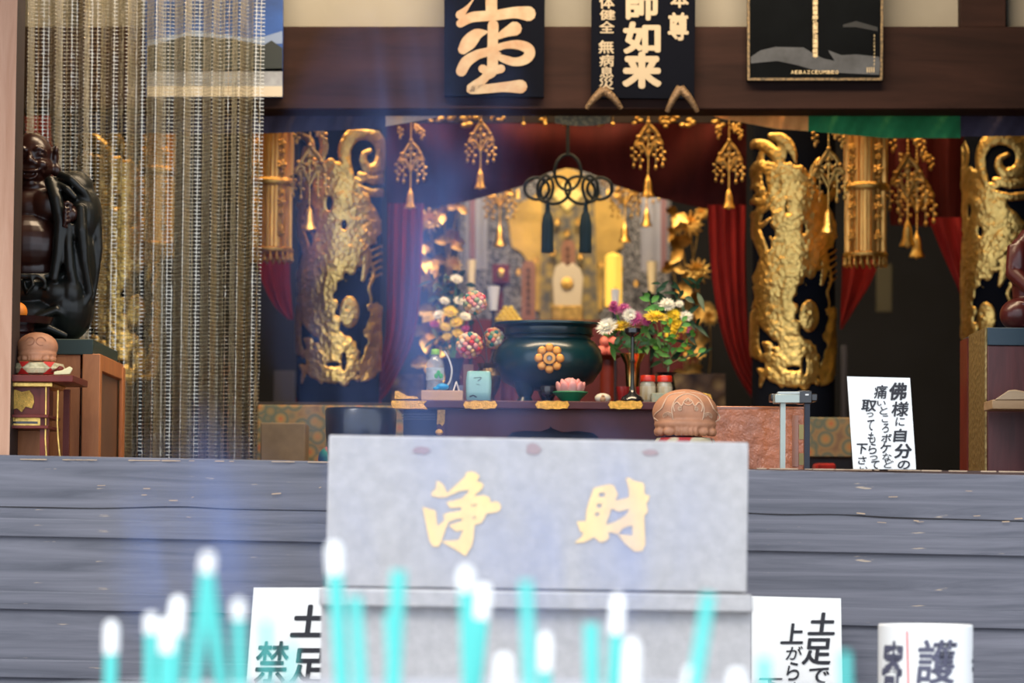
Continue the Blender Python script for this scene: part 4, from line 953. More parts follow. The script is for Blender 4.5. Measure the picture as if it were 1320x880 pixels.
part('cap', MB().lathe([(5.4 * u, 47 * u), (5.6 * u, 48 * u), (5.4 * u, HB - u), (4.8 * u, HB), (0, HB)], cb, 24), M('lime_cap', (.30, .62, .03), .4), t)
part('label_band', MB().lathe([(11.6 * u, 14 * u), (11.7 * u, 15 * u), (11.7 * u, 29 * u), (11.6 * u, 30 * u)], cb, 32), M('clear_label', (.50, .56, .56), .3, var=.25, vs=(60, 60, 60)), t)
mb = MB(); 
for q in range(3): mb.ball(cb + Vector(((1.5 + q * 3.2) * u, -11.4 * u, (19 + (q % 2) * 4) * u)), (2.6 * u, .6 * u, 3.4 * u))
part('label_leaf', mb, M('label_green', (.05, .42, .06), .4), t)
mb = MB().ball(at(570, Yw - .03, TZ + htr + 5 * u), (8.5 * u, 6 * u, 4.5 * u)); mb.ball(at(562, Yw - .04, TZ + htr + 2.6 * u), (4 * u, 4 * u, 2.5 * u)); solo('blue_lighter', 'small bright blue plastic piece lying at the foot of the water bottle', 'plastic piece', mb, M('bright_blue', (.0, .30, .65), .35))
mb = MB().tube(smooth3([at(575, Yw + .02, TZ + htr + 5 * u), at(580, Yw + .02, TZ + htr + 14 * u), at(582, Yw + .02, TZ + htr + 28 * u), at(578, Yw + .02, TZ + htr + 42 * u), at(572, Yw + .02, TZ + htr + 52 * u)]), 1.1 * u, 8); solo('twisted_string', 'thin white twisted cord curving up behind the water bottle', 'cord', mb, M('white_cord', (.7, .7, .68), .6))
mb = MB(); 
for sg in (-1, 1): mb.tube([at(588, Yw + .03, TZ + htr + 13 * u), at(588 + sg * 4, Yw + .03 + sg * .01, TZ + htr + 0 * u)], .8 * u, 6)
solo('folded_card_stand', 'tiny white folded tent card frame on the wooden block', 'card', mb, PAPER)
mb = MB().box(P(590, 500, 13.7).x, P(602, 500, 13.7).x, 13.7, 13.72, TZ, TZ + 25 * u); solo('lilac_card', 'pale lilac card standing behind the wooden block', 'card', mb, M('lilac', (.30, .32, .48), .6))
mb = MB().box(P(597, 500, 13.66).x, P(610, 500, 13.66).x, 13.66, 13.675, TZ, TZ + 52 * u); solo('wood_plaque', 'narrow brown wooden plaque standing behind the pale teal cup', 'plaque', mb, wood_mat('plaque_wood', (.28, .12, .07), (.4, .2, .12), (16, 16, 2)))
# teal cup
ct = at(617, Yw); TEALC = M('pale_teal_glaze', (.30, .58, .55), .15, coat=.7)
t = thing('pale_teal_cup', 'pale teal glazed square cup with a small dark mark, left of the censer', 'cup', ct)
mb = MB(); h_ = hz(476, 515, Yw); R4 = [[(r_ * (abs(cos(a)) ** .35) * (1 if cos(a) >= 0 else -1), r_ * (abs(sin(a)) ** .35) * (1 if sin(a) >= 0 else -1)) for a in np.linspace(0, 2 * pi, 41)[:-1]] for r_ in (1,)][0]
vs = []; prof = [(14.5, 0), (16, 2), (16.6, 12), (16.8, 26), (15.5, 37), (14.5, 38.5), (13.5, 37), (13.5, 6), (.01, 5)]
for r_, z_ in prof: vs += [ct + Vector((x * r_ * u, y * r_ * u, z_ / 38.5 * h_)) for x, y in R4]
mb.add(vs, [(j * 40 + i, j * 40 + (i + 1) % 40, (j + 1) * 40 + (i + 1) % 40, (j + 1) * 40 + i) for j in range(len(prof) - 1) for i in range(40)] + [tuple(range(40))]); part('body', mb, TEALC, t, ang=60)
mb = MB(); fy = lambda x, y: P(x, y, Yw - 17.2 * u)
mb.ribbon([(611, 487), (620.5, 486.5), (616, 491)], .8, fy); mb.ribbon([(614, 495), (618, 495.5)], .7, fy); mb.ribbon([(606, 511), (610, 509.5), (614, 511.5)], 1.6, fy); part('mark', mb, INK, t, recalc=False)
# small dark openwork cup, lotus candle, dome, etc
c = at(706, 13.42); mb = MB().lathe([(5 * u, 0), (6 * u, 2 * u), (2.5 * u, 6 * u), (8 * u, 10 * u), (10 * u, 19 * u), (9 * u, 21 * u), (7 * u, 12 * u), (0, 10 * u)], c, 16); solo('black_openwork_cup', 'small black openwork cup on the table in front of the censer', 'cup', mb, BLACK)
c = at(735, 13.38); u = mp(13.45) * 1.15; t = thing('lotus_candle', 'pink lotus-shaped candle on green leaves in front of the censer', 'candle', c)
PK = M('pink_wax', (.82, .30, .27), .45, alt=(.85, .45, .42), vs=(20, 20, 20)); GRN = M('green_wax', (.02, .22, .10), .4)
mb = MB()
for ring, (n_, r_, h_, ti) in enumerate(((9, 13, 17, .35), (8, 8.5, 20, .15), (5, 3, 21, .0))):
    for q in range(n_):
        a = 2 * pi * q / n_ + ring * .3; R_ = Matrix.Rotation(a, 3, 'Z'); mb.ball(c + R_ @ Vector((r_ * u, 0, (8 + h_ / 2 - 2) * u)), (2.8 * u, 5.4 * u, h_ / 2 * u), 12, 8, R=R_ @ Matrix.Rotation(ti, 3, 'Y'))
part('petals', mb, PK, t)
mb = MB(); mb.lathe([(0, 0), (9 * u, 0), (15 * u, 6 * u), (20 * u, 10.5 * u), (19 * u, 11.5 * u), (13 * u, 8 * u), (0, 9 * u)], c, 10); part('leaf_base', mb, GRN, t)
u = mp(13.45); c = at(777, 13.4); t = thing('white_dome_ornament', 'tiny cream dome ornament with a figure in its opening, on the table', 'ornament', c)
part('shell', MB().ball(c + Vector((0, 0, 5.5 * u)), (10.5 * u, 6 * u, 6.5 * u)), M('cream_ceramic', (.66, .60, .46), .4), t); mb = MB().ball(c + Vector((0, -5.2 * u, 4 * u)), (3.8 * u, 2.4 * u, 4 * u)); mb.ball(c + Vector((0, -5.5 * u, 8 * u)), (2 * u,) * 3); part('figure', mb, M('tan_figure', (.45, .26, .13), .5), t)
# black candlestick
Yb_ = 13.36; u = mp(Yb_); c = at(815, Yb_)
t = thing('black_candlestick', 'tall thin black candlestick with a wide round drip pan, right of the censer', 'candlestick', c)
Hc = hz(419, 516, Yb_)
part('foot', MB().lathe([(0, 0), (14 * u, 0), (15 * u, 3 * u), (13 * u, 7 * u), (6 * u, 11 * u), (3 * u, 16 * u), (0, 16 * u)], c, 28), BLACK, t)
part('shaft', MB().lathe([(3.4 * u, 14 * u), (2.8 * u, 22 * u), (2.5 * u, 50 * u), (3.8 * u, 53 * u), (2.5 * u, 56 * u), (2.3 * u, 86 * u)], c, 16), M('dark_bronze', (.06, .06, .05), .25, .6), t)
part('drip_pan', MB().lathe([(2 * u, 84 * u), (6 * u, 86 * u), (10.5 * u, 90 * u), (10.5 * u, Hc - 2 * u), (6 * u, Hc), (0, Hc - u)], c, 28), BLACK, t)
# brass vase with flowers (front, right)
random.seed(11)
def mum(mb, c, r, facing=Vector((0, -1, .5)), n=26, layers=3, thick=.10):
    f_ = facing.normalized(); Q = f_.to_track_quat('Z', 'Y').to_matrix()
    for l in range(layers):
        el = .15 + l * .42; rr = r * (1 - .2 * l)
        for q in range(n - l * 5):
            a = 2 * pi * q / (n - l * 5) + l * .3 + random.uniform(-.05, .05); e = el + random.uniform(-.08, .08)
            d = Q @ Vector((cos(a) * cos(e), sin(a) * cos(e), sin(e))); s_ = Q @ Vector((-sin(a), cos(a), 0)); w = r * thick
            m_ = c + d * rr * .55 + f_ * r * .06; tip = c + d * rr * random.uniform(.9, 1.05)
            mb.add([c, m_ + s_ * w, tip, m_ - s_ * w, m_ - f_ * w * .5], [(0, 1, 2, 3), (0, 1, 4), (1, 2, 4), (2, 3, 4), (3, 0, 4)])
    mb.ball(c + f_ * r * .1, r * .25, 10, 6)
def leaf(mb, p, d, L_, w, droop=.3):
    d = d.normalized(); s_ = d.cross(Vector((0, -1, .2))).normalized(); pts = []; vs = []
    for i, (tt, ww) in enumerate(((0, .1), (.25, .8), (.5, 1), (.75, .65), (1, .02))):
        q = p + d * L_ * tt - Vector((0, 0, 1)) * droop * L_ * tt * tt; vs += [q + s_ * w * ww / 2, q - Vector((0, -.12 * w, .0)), q - s_ * w * ww / 2]
    mb.add(vs, [(3 * i + k_, 3 * i + k_ + 1, 3 * i + k_ + 4, 3 * i + k_ + 3) for i in range(4) for k_ in (0, 1)])
Yf = 13.6; u = mp(Yf); cv = at(815, Yf)
t = thing('brass_flower_vase', 'flared brass vase of chrysanthemums behind the black candlestick', 'flower vase', cv)
BRASS = M('polished_brass', (.72, .50, .18), .15, 1.)
vz = hz(450, 516, Yf)
part('vase', MB().lathe([(0, 0), (12 * u, 0), (11 * u, 6 * u), (8 * u, 14 * u), (9 * u, 36 * u), (10 * u, 52 * u), (16 * u, vz - 2 * u), (16.5 * u, vz), (15 * u, vz - u), (9 * u, 50 * u), (0, 30 * u)], cv, 32), BRASS, t)
def fl(px, py, dy=0): return P(px, py, Yf + dy)
heads = [(804, 366 + 40 - 8, 9, PNK), (792, 399, 9, PNK), (819, 411, 11, PNK), (833, 414, 7, PNK), (783, 422, 14, WHT), (812, 407, 10, WHT), (800, 423, 15, YEL), (845, 411, 16, YEL), (791, 392, 6, PNK)]
mbs = {}
fl_parts = []
for i, (x, y, r_, m_) in enumerate(heads):
    mb = MB(); p = fl(x, y, -.02 - .01 * (i % 3)); fc = Vector((random.uniform(-.5, .5), -1, random.uniform(.2, 1.2))); 
    if m_ is YEL: fc = Vector((.1 * (1 if x > 820 else -1), -.55, 1.3))
    mum(mb, p, r_ * 1.2 * u, fc, 30 if m_ is not PNK else 22, 3, .075)
    part('blossom', mb, m_, t, ang=180, recalc=False)
mb = MB()
for (x, y, r_, m_) in heads: mb.tube(smooth3([cv + Vector((random.uniform(-6, 6) * u, 0, vz - 4 * u)), (cv + Vector((0, 0, vz)) + fl(x, y)) / 2 + Vector((0, .01, 0)), fl(x, y, .01)]), .9 * u, 6)
part('stems', mb, LEAF, t)
mb = MB()
for q in range(46):
    x = random.uniform(785, 850); y = random.uniform(420, 455); leaf(mb, fl(x, y, random.uniform(-.02, .06)), Vector((random.uniform(-1, 1), random.uniform(-.6, .2), random.uniform(-.5, 1))), random.uniform(12, 24) * u, random.uniform(4, 8) * u)
part('leaves', mb, LEAF, t, ang=180, recalc=False)
# green sprig vase
Yg = 13.75; u = mp(Yg); c = at(858, Yg)
t = thing('sprig_vase', 'black vase of green leafy sprigs and yellow flowers behind the red-lidded jars', 'flower vase', c)
part('vase', MB().lathe([(0, 0), (12 * u, 0), (14 * u, 20 * u), (10 * u, 40 * u), (14 * u, 44 * u), (12 * u, 44 * u), (0, 30 * u)], c, 24), BLACK, t)
random.seed(5); mb = MB(); lm = MB()
for (x0, y0, x1, y1) in ((858, 474, 895, 430), (858, 474, 866, 410), (856, 474, 836, 385), (860, 474, 848, 400), (858, 474, 900, 455), (858, 474, 880, 415), (856, 474, 835, 440)):
    pts = smooth3([P(x0, y0, Yg), P((x0 * 1.3 + x1 * .7) / 2, (y0 + y1) / 2, Yg - .02), P(x1, y1, Yg - .03)], 8); mb.tube(pts, .8 * u, 6)
    for q in range(5, len(pts)):
        if q % 2 == 0: leaf(lm, pts[q], Vector((random.uniform(-1, 1), random.uniform(-.7, .1), random.uniform(-.1, .9))), random.uniform(11, 17) * u, random.uniform(5, 8) * u)
for (x, y, dx, dz) in ((838, 388, -1.1, .7), (840, 390, .9, 1.3), (846, 398, -1.2, .2)): leaf(lm, P(x, y, Yg - .04), Vector((dx, -.2, dz)), 17 * u, 8 * u, .25)
part('stems', mb, M('brown_stem', (.16, .10, .04), .6), t); part('leaves', lm, M('fresh_leaf', (.09, .30, .04), .45), t, ang=180, recalc=False)
for (x, y, r_, m_) in ((868, 406, 10, YEL), (872, 420, 12, YEL), (866, 432, 10, YEL), (880, 424, 8, YEL), (884, 408, 9, WHT), (860, 393, 11, WHT), (884, 425, 7, PNK), (876, 392, 6, WHT)):
    mb = MB(); mum(mb, P(x, y, Yg + .12), r_ * 1.15 * u, Vector((0, -1, .8)), 24, 3); part('blossom', mb, m_, t, ang=180, recalc=False)
random.seed(9); mb = MB()
for q in range(60): leaf(mb, P(random.uniform(838, 905), random.uniform(365, 470), Yg + .16), Vector((random.uniform(-1, 1), -.3, random.uniform(-.6, 1))), random.uniform(14, 34) * u, random.uniform(4, 8) * u)
part('dark_leaves', mb, LEAFD, t, ang=180, recalc=False)
# jars
Yj = 13.45; u = mp(Yj); hj = hz(480, 516, Yj)
def jar(px, lab_, cx=0):
    c = at(px, Yj + cx); t = thing('spice_jar', lab_, 'jar', c, 'jars with red lids on the table')
    part('glass', MB().lathe([(0, 0), (9.5 * u, 0), (10 * u, 2 * u), (10 * u, 24 * u), (8.5 * u, 28 * u), (0, 28 * u)], c, 24), M('jar_glass', (.42, .40, .30), .08, coat=1, spec=.8), t)
    part('label_band', MB().lathe([(10.2 * u, 4 * u), (10.3 * u, 5 * u), (10.3 * u, 21 * u), (10.2 * u, 22 * u)], c, 24), M('jar_label', (.40, .28, .10), .5, alt=(.62, .60, .48), vs=(40, 40, 10)), t)
    part('lid', MB().lathe([(9.5 * u, 28 * u), (9.8 * u, 29 * u), (9.8 * u, hj - u), (9 * u, hj), (0, hj)], c, 28), M('red_lid', (.70, .035, .012), .3, coat=.3), t)
jar(835, 'glass jar with a bright red lid, nearer the black candlestick'); jar(856.5, 'glass jar with a bright red lid, farther right beside the green box', .02)
mb = MB().box(P(840, 510, 13.38).x, P(884, 510, 13.38).x, 13.38, 13.42, TZ, TZ + 12.5 * u); solo('pale_green_box', 'low pale green speckled box in front of the red-lidded jars', 'box', mb, pattern('speckle', [(0, (.28, .36, .26)), (.5, (.38, .42, .30)), (.8, (.45, .40, .25))], 110), bev=.002)
for px, lb in ((803, 'small red glass cup left of the black candlestick\'s foot'), (828, 'small red glass cup right of the black candlestick\'s foot')):
    c = at(px, 13.5); mb = MB().lathe([(0, 0), (5 * u, 0), (8.5 * u, 17 * u), (9 * u, 22 * u), (8 * u, 22 * u), (6 * u, 6 * u), (0, 5 * u)], c, 16); solo('red_glass_cup', lb, 'cup', mb, M('red_glass', (.30, .02, .02), .12, coat=.8))
# bead-ball plant
Yp = 13.62; u = mp(Yp); c = at(628, Yp)
t = thing('bead_ball_arrangement', 'arrangement of multicoloured bead balls on thin stems in a bronze vase, left of the censer', 'arrangement', c)
part('vase', MB().lathe([(0, 0), (12 * u, 0), (8 * u, 6 * u), (16 * u, 22 * u), (18 * u, 36 * u), (11 * u, 46 * u), (14 * u, 52 * u), (12 * u, 52 * u), (0, 40 * u)], c, 24), M('mottled_bronze', (.16, .11, .05), .35, .8, var=.5, vs=(20, 20, 20), bump=.6, bs=60), t)
beadm = [M('bead_%s' % n, col, .6) for n, col in (('red', (.62, .04, .03)), ('pink', (.72, .28, .25)), ('cream', (.76, .62, .42)), ('orange', (.75, .30, .10)), ('green', (.02, .20, .15)), ('sage', (.28, .36, .18)), ('salmon', (.70, .20, .14)), ('ochre', (.72, .42, .16)))]
random.seed(21)
for (x, y, r_, Yo) in ((612, 390, 14.5, 0), (605, 445, 16.5, -.03), (636, 436, 13, .05)):
    cc = P(x, y, Yp + Yo); mb = MB(); N_ = 58
    for q in range(N_):
        z_ = 1 - 2 * (q + .5) / N_; rr = sqrt(1 - z_ * z_); a = q * 2.39996; mb.mi = random.choice([0, 1, 2, 2, 2, 3, 4, 5, 6, 7, 7, 6])
        mb.ball(cc + Vector((rr * cos(a), rr * sin(a), z_)) * (r_ - 2) * u, random.uniform(3.3, 4.1) * u, 10, 7)
    o = part('bead_ball', mb, beadm, t)
    mb = MB().tube(smooth3([cc + Vector((0, 0, -r_ * u)), (cc + c + Vector((0, 0, 50 * u))) / 2 + Vector((.01, 0, 0)), c + Vector((0, 0, 46 * u))]), .9 * u, 6); part('stem', mb, M('dark_stem', (.05, .04, .04), .5), t)
# ================================================================= GOLD RELIEF PILLARS
def seg_field(X, Y, pts, ws, h, H):
    pts = smooth2(pts, ws, 5)
    for (x0, y0, w0), (x1, y1, w1) in zip(pts[:-1], pts[1:]):
        dx, dy = x1 - x0, y1 - y0; L2_ = dx * dx + dy * dy + 1e-9
        t = np.clip(((X - x0) * dx + (Y - y0) * dy) / L2_, 0, 1); d = np.hypot(X - x0 - t * dx, Y - y0 - t * dy); w = (w0 + t * (w1 - w0)) / 2
        H[:] = np.maximum(H, np.where(d < w, h * np.sqrt(np.maximum(0, 1 - (d / w) ** 2)) + .8, 0))
def in_poly(X, Y, p):
    r = np.zeros(X.shape, bool); n = len(p)
    for i in range(n):
        x0, y0 = p[i]; x1, y1 = p[(i + 1) % n]
        if y0 == y1: continue
        c = ((y0 > Y) != (y1 > Y)) & (X < (x1 - x0) * (Y - y0) / (y1 - y0) + x0); r ^= c
    return r
def blur(A, n):
    for _ in range(n): A = (A + np.roll(A, 1, 0) + np.roll(A, -1, 0) + np.roll(A, 1, 1) + np.roll(A, -1, 1)) / 5
    return A
def relief_mesh(variant):
    na, ny = 230, 420; Rp = 63.0; cx = 437
    a = np.linspace(-1.75, 1.75, na); y = np.linspace(165, 500, ny); A, Y = np.meshgrid(a, y); X = cx + Rp * np.sin(A)
    H = np.zeros(X.shape)
    body = [(396, 200), (425, 206), (446, 208), (464, 230), (480, 250), (494, 272), (499, 295), (492, 312), (474, 322), (468, 345), (452, 356), (440, 365), (434, 385), (438, 410), (446, 430), (466, 440), (474, 480), (458, 496), (430, 494), (412, 492), (395, 482), (388, 455), (404, 446), (402, 432), (385, 415), (381, 400), (378, 380), (376, 350), (386, 330), (398, 318), (404, 296), (398, 262), (394, 230)]
    jag = 2.0 * np.sin(X * .35 + Y * .2) + 1.8 * np.sin(Y * .33 - X * .2)
    B = in_poly(X + jag, Y + jag, body).astype(float)
    for hx, hy, ha, hb in ((424, 262, 4, 9), (446, 290, 3, 6), (432, 470, 10, 3), (404, 438, 7, 5), (448, 466, 3, 12)): B[((X - hx) / ha) ** 2 + ((Y - hy) / hb) ** 2 < 1] = 0
    Bs = blur(B, 16); rg = np.random.RandomState(variant + 2); N0 = blur(rg.rand(*X.shape), 30); N0 = (N0 - N0.mean()) / N0.std(); N1 = blur(rg.rand(*X.shape), 6); N1 = (N1 - N1.mean()) / N1.std()
    lump = np.abs(np.sin(X * .36 + .8 * np.sin(Y * .13))) * np.abs(np.sin(Y * .30 + .9 * np.sin(X * .21)))
    H = np.where(B > 0, 2.5 + 5 * Bs + 1.3 * lump * np.clip((Y - 290) / 60, .2, 1) + .7 * N0 + 1.6 * np.sin(X * .13 + 1) + 1.2 * np.sin(Y * .09 + X * .05), 0)
    S = lambda pts, ws, h: seg_field(X, Y, pts, ws, h, H)
    if variant == 0:
        S([(455, 228), (446, 205), (447, 188), (460, 172), (480, 169), (496, 180), (499, 198), (493, 212), (481, 216), (473, 207), (474, 197), (482, 192)], [12, 18, 20, 21, 21, 20, 18, 17, 15, 12, 9, 7], 9)
        S([(444, 205), (443, 190), (450, 176), (464, 168), (484, 166), (492, 170)], [4, 12, 12, 10, 8, 4], 6)
        S([(468, 224), (484, 229), (497, 226), (505, 218)], [9, 13, 13, 11], 6); S([(466, 240), (484, 246), (500, 243), (508, 238)], [8, 11, 11, 9], 5); S([(455, 228), (470, 232), (478, 222)], [8, 8, 6], 6)
        S([(382, 172), (394, 182), (396, 205), (388, 216), (394, 232)], [8, 12, 14, 10, 8], 6); S([(374, 205), (382, 206), (385, 216), (378, 222)], [6, 7, 6, 5], 5)
        S([(372, 262), (382, 262), (394, 257), (395, 248)], [10, 9, 7, 4], 6); S([(374, 280), (385, 281), (394, 284)], [9, 8, 5], 5)
    else:
        S([(372, 215), (382, 205), (394, 212), (400, 228), (398, 246), (388, 254), (376, 250)], [12, 14, 14, 13, 12, 11, 9], 8); S([(374, 232), (382, 232), (384, 240), (378, 244)], [6, 7, 6, 5], 6)
        S([(376, 176), (392, 182), (408, 198), (416, 220), (416, 235)], [12, 16, 16, 14, 6], 8); S([(400, 168), (418, 176), (430, 190), (434, 205)], [12, 16, 12, 4], 7)
        S([(372, 268), (384, 266), (398, 258), (404, 250)], [9, 10, 8, 4], 6); S([(374, 286), (386, 284), (398, 276)], [7, 8, 5], 5)
        S([(418, 214), (434, 218), (440, 230), (432, 262), (438, 290)], [12, 18, 20, 22, 16], 7)
        S([(470, 200), (460, 215), (462, 240), (478, 250), (494, 238), (496, 215), (484, 205)], [9, 11, 13, 12, 11, 10, 8], 7); S([(478, 218), (484, 222), (482, 230)], [5, 6, 4], 5)
    S([(386, 190), (380, 225), (388, 250), (378, 285), (390, 330)], [9, 14, 12, 13, 8], 4); S([(408, 172), (415, 190), (404, 215)], [7, 14, 10], 4); S([(466, 300), (480, 330), (474, 360)], [16, 14, 6], 5)
    S([(383, 292), (388, 306), (392, 318), (386, 330), (379, 348)], [7, 8, 8, 7, 4], 6); S([(398, 300), (404, 312), (396, 326)], [4, 5, 3], 4)
    E_ = ((X - 455) / 15) ** 2 + ((Y - 402) / 21) ** 2; H = np.maximum(H, np.where(E_ < 1, 3 + 8 * np.sqrt(np.maximum(0, 1 - E_)), 0))
    e2 = np.hypot(X - 452, Y - 397); H = np.where(e2 < 3, H - 3.5, H); H = np.where((e2 >= 3) & (e2 < 5), H + 1.2, H)
    e3 = np.hypot((X - 460) / 1.6, Y - 410); H = np.where(e3 < 3, H + 1.5, H)
    S = lambda pts, ws, h: seg_field(X, Y, pts, ws, h, H)
    S([(470, 342), (478, 334), (487, 340), (489, 355), (483, 370), (486, 384), (483, 398)], [3, 4, 5, 5, 5, 4, 4], 5)
    for q in range(5): S([(484, 322 + q * 9), (492, 318 + q * 9), (503, 310 + q * 9)], [2, 3.5, 3], 3)
    RL = in_poly(X + jag * .7, Y, [(481, 392), (492, 386), (505, 392), (505, 470), (484, 490), (470, 492), (473, 462), (480, 440), (477, 425), (484, 410)]); H = np.maximum(H, np.where(RL, 4 + 1.6 * np.sin(X * .35 + Y * .12) + .6 * np.sin(Y * .4 + X * .2), 0))
    S([(392, 388), (380, 396), (374, 415), (376, 440), (388, 458)], [6, 14, 19, 16, 7], 6); S([(376, 388), (384, 380), (392, 374)], [4, 5, 2], 4); S([(366, 420), (370, 440), (380, 455)], [6, 9, 4], 5)
    S([(392, 438), (398, 452), (396, 468), (388, 482), (386, 492)], [8, 10, 9, 8, 4], 6); S([(396, 470), (410, 482), (420, 488), (436, 492)], [6, 9, 9, 6], 6); S([(408, 476), (425, 478), (432, 480)], [4, 8, 6], 5)
    S([(424, 352), (418, 372), (420, 395), (428, 410)], [10, 9, 8, 8], 8)
    rngp = np.random.RandomState(4)
    for q in range(26):
        x_ = rngp.uniform(385, 440); y_ = rngp.uniform(330, 480); S([(x_ - 5, y_ - 4), (x_, y_), (x_ + 1, y_ + 7)], [4, 9, 4], 7.0 + rngp.uniform(0, 1.5))
    Hb = blur(H, 3); H = np.where(H > .4, np.maximum(Hb, .45), 0)
    return A, Y, H
YP = 15.0
def relief_to_mb(variant, c, Rm):
    A, Y, H = relief_mesh(variant); m_ = mp(YP); ny, na = A.shape
    r = Rm + H * m_ * .38; mb = MB()
    Zp = (335 - (Y - 165)) * m_ / 335 * (PZ1 - PZ0) / m_ + PZ0
    vx = c.x + r * np.sin(A); vy = c.y - r * np.cos(A)
    keep = H > .4; idx = -np.ones(A.shape, int); use = np.zeros(A.shape, bool)
    q = keep[:-1, :-1] & keep[1:, :-1] & keep[:-1, 1:] & keep[1:, 1:]
    jj, ii = np.nonzero(q); 
    for dj in (0, 1):
        for di in (0, 1): use[jj + dj, ii + di] = True
    n_ = int(use.sum()); idx[use] = np.arange(n_)
    mb.v = list(zip(vx[use].tolist(), vy[use].tolist(), Zp[use].tolist()))
    mb.f = list(zip(idx[jj, ii].tolist(), idx[jj, ii + 1].tolist(), idx[jj + 1, ii + 1].tolist(), idx[jj + 1, ii].tolist())); mb.m = [0] * len(mb.f)
    return mb
cxL = 437; Rm = 57 * mp(YP); PZ0 = P(437, 500, YP - Rm).z; PZ1 = P(437, 165, YP - Rm).z
COREM = M('pillar_core', (.005, .007, .013), .8, spec=.05)
pil = {}
def pillar(variant, px, label, rz=0):
    c = Vector((P(px, 400, YP).x, YP, ZF)); 
    if variant not in pil:
        t = thing('gilded_pillar', label, 'pillar', c, 'gilded relief pillars')
        part('core', MB().lathe([(Rm - .012, 0), (Rm - .012, CEIL - ZF)], c, 40), COREM, t)
        part('gilt_relief', relief_to_mb(variant, c, Rm - .01), GOLDL, t, ang=180)
        pil[variant] = t; 
    else:
        t = copy_tree(pil[variant]); t['label'] = label; t.location = c
    t.rotation_euler.z = rz
pillar(0, 437, 'gilded relief pillar with a big scroll at its top right, left of the red drape')
pillar(1, 1023, 'gilded relief pillar just right of the red drape, behind the black stand')
pillar(0, 1296, 'gilded relief pillar farthest right, above the maroon cabinet', -.9)
pillar(1, 150, 'gilded relief pillar seen through the net curtain', .3)

# ================================================================= DRAPES
Yv2 = 15.35
def drape(name, label, left, right, Y, mat, folds=5, amp=.02, thick=None, n=None):
    k = len(left); Lp = smooth2(left, 1, 6); Rp_ = smooth2(right, 1, 6); g = []; w = n or folds * 8
    for (x0, y0, _), (x1, y1, _) in zip(Lp, Rp_):
        g.append([P(x0 + (x1 - x0) * i / w, y0 + (y1 - y0) * i / w, Y + amp * sin(2 * pi * folds * i / w) + .4 * amp * sin(2 * pi * folds * 2.3 * i / w + y0 * .02)) for i in range(w + 1)])
    return solo(name, label, 'drape', MB().sheet(g), mat, ang=180, recalc=False)
# valance: from top to arched lower edge
top = [(500 + i * 46, 128) for i in range(11)]
xs = np.linspace(498, 962, 47); low = np.interp(xs, [498, 545, 600, 628, 679, 704, 732, 762, 790, 840, 912, 962], [273, 269, 260, 253, 238, 223, 216, 223, 238, 253, 270, 273])
g = []
for j in range(13):
    v = j / 12; g.append([P(x, 118 + (l - 118) * v, Yv2 + .01 * sin(x * .05 + v * 3) + .02 * sin(((x - 730) ** 2 * .00022 + v * 7))) for x, l in zip(xs, low)])
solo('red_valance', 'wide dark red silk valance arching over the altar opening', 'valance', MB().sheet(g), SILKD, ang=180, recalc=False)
drape('red_drape', 'red silk drape hanging at the left of the altar, curving away to the lower left', [(500, 262), (499, 360), (497, 430), (484, 478), (462, 500), (446, 503)], [(546, 262), (543, 360), (535, 430), (514, 480), (492, 515), (462, 526)], 15.3, SILK, 4, .018)
drape('red_drape', 'red silk drape hanging at the right of the altar, curving down behind the orange case', [(912, 264), (916, 340), (926, 410), (940, 460), (955, 492), (972, 518)], [(962, 264), (962, 340), (964, 410), (968, 455), (978, 485), (998, 512)], 15.3, SILK, 4, .018)
drape('red_drape', 'red silk drape end below the right pillar, behind the steel stand', [(975, 505), (968, 525), (966, 545)], [(1010, 505), (1020, 525), (1024, 545)], 15.5, SILK, 3, .012)
drape('red_drape', 'red silk drape end below the left pillar', [(455, 492), (446, 510), (448, 530)], [(500, 500), (490, 515), (500, 530)], 15.5, SILK, 3, .012)
drape('red_drape', 'dark red drape end between the left pillar and the floral brocade table', [(388, 490), (383, 508), (379, 530)], [(412, 490), (408, 508), (402, 530)], 15.6, SILK, 2, .012)
drape('red_drape', 'red silk drape running down left of the left pillar, beneath the hanging gold canopy', [(330, 322), (337, 360), (352, 392), (371, 412)], [(374, 322), (374, 360), (376, 392), (378, 412)], 15.3, SILK, 2, .015)
drape('red_drape', 'red silk drape slanting down to the right of the right pillar', [(1086, 330), (1085, 365), (1084, 395), (1083, 424)], [(1137, 330), (1122, 365), (1104, 395), (1086, 424)], 15.3, SILK, 2, .015)
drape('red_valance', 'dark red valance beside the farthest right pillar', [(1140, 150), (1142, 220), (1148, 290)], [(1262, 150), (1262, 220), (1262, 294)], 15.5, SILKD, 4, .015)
drape('red_drape', 'red silk drape slanting down towards the farthest right pillar', [(1196, 280), (1214, 325), (1232, 365), (1246, 400)], [(1244, 280), (1246, 325), (1248, 365), (1250, 400)], 15.3, SILK, 2, .015)
drape('red_drape', 'red drape at the far left seen through the net curtain', [(30, 120), (32, 170), (34, 230)], [(62, 120), (66, 170), (70, 230)], 15.4, SILK, 2, .015)

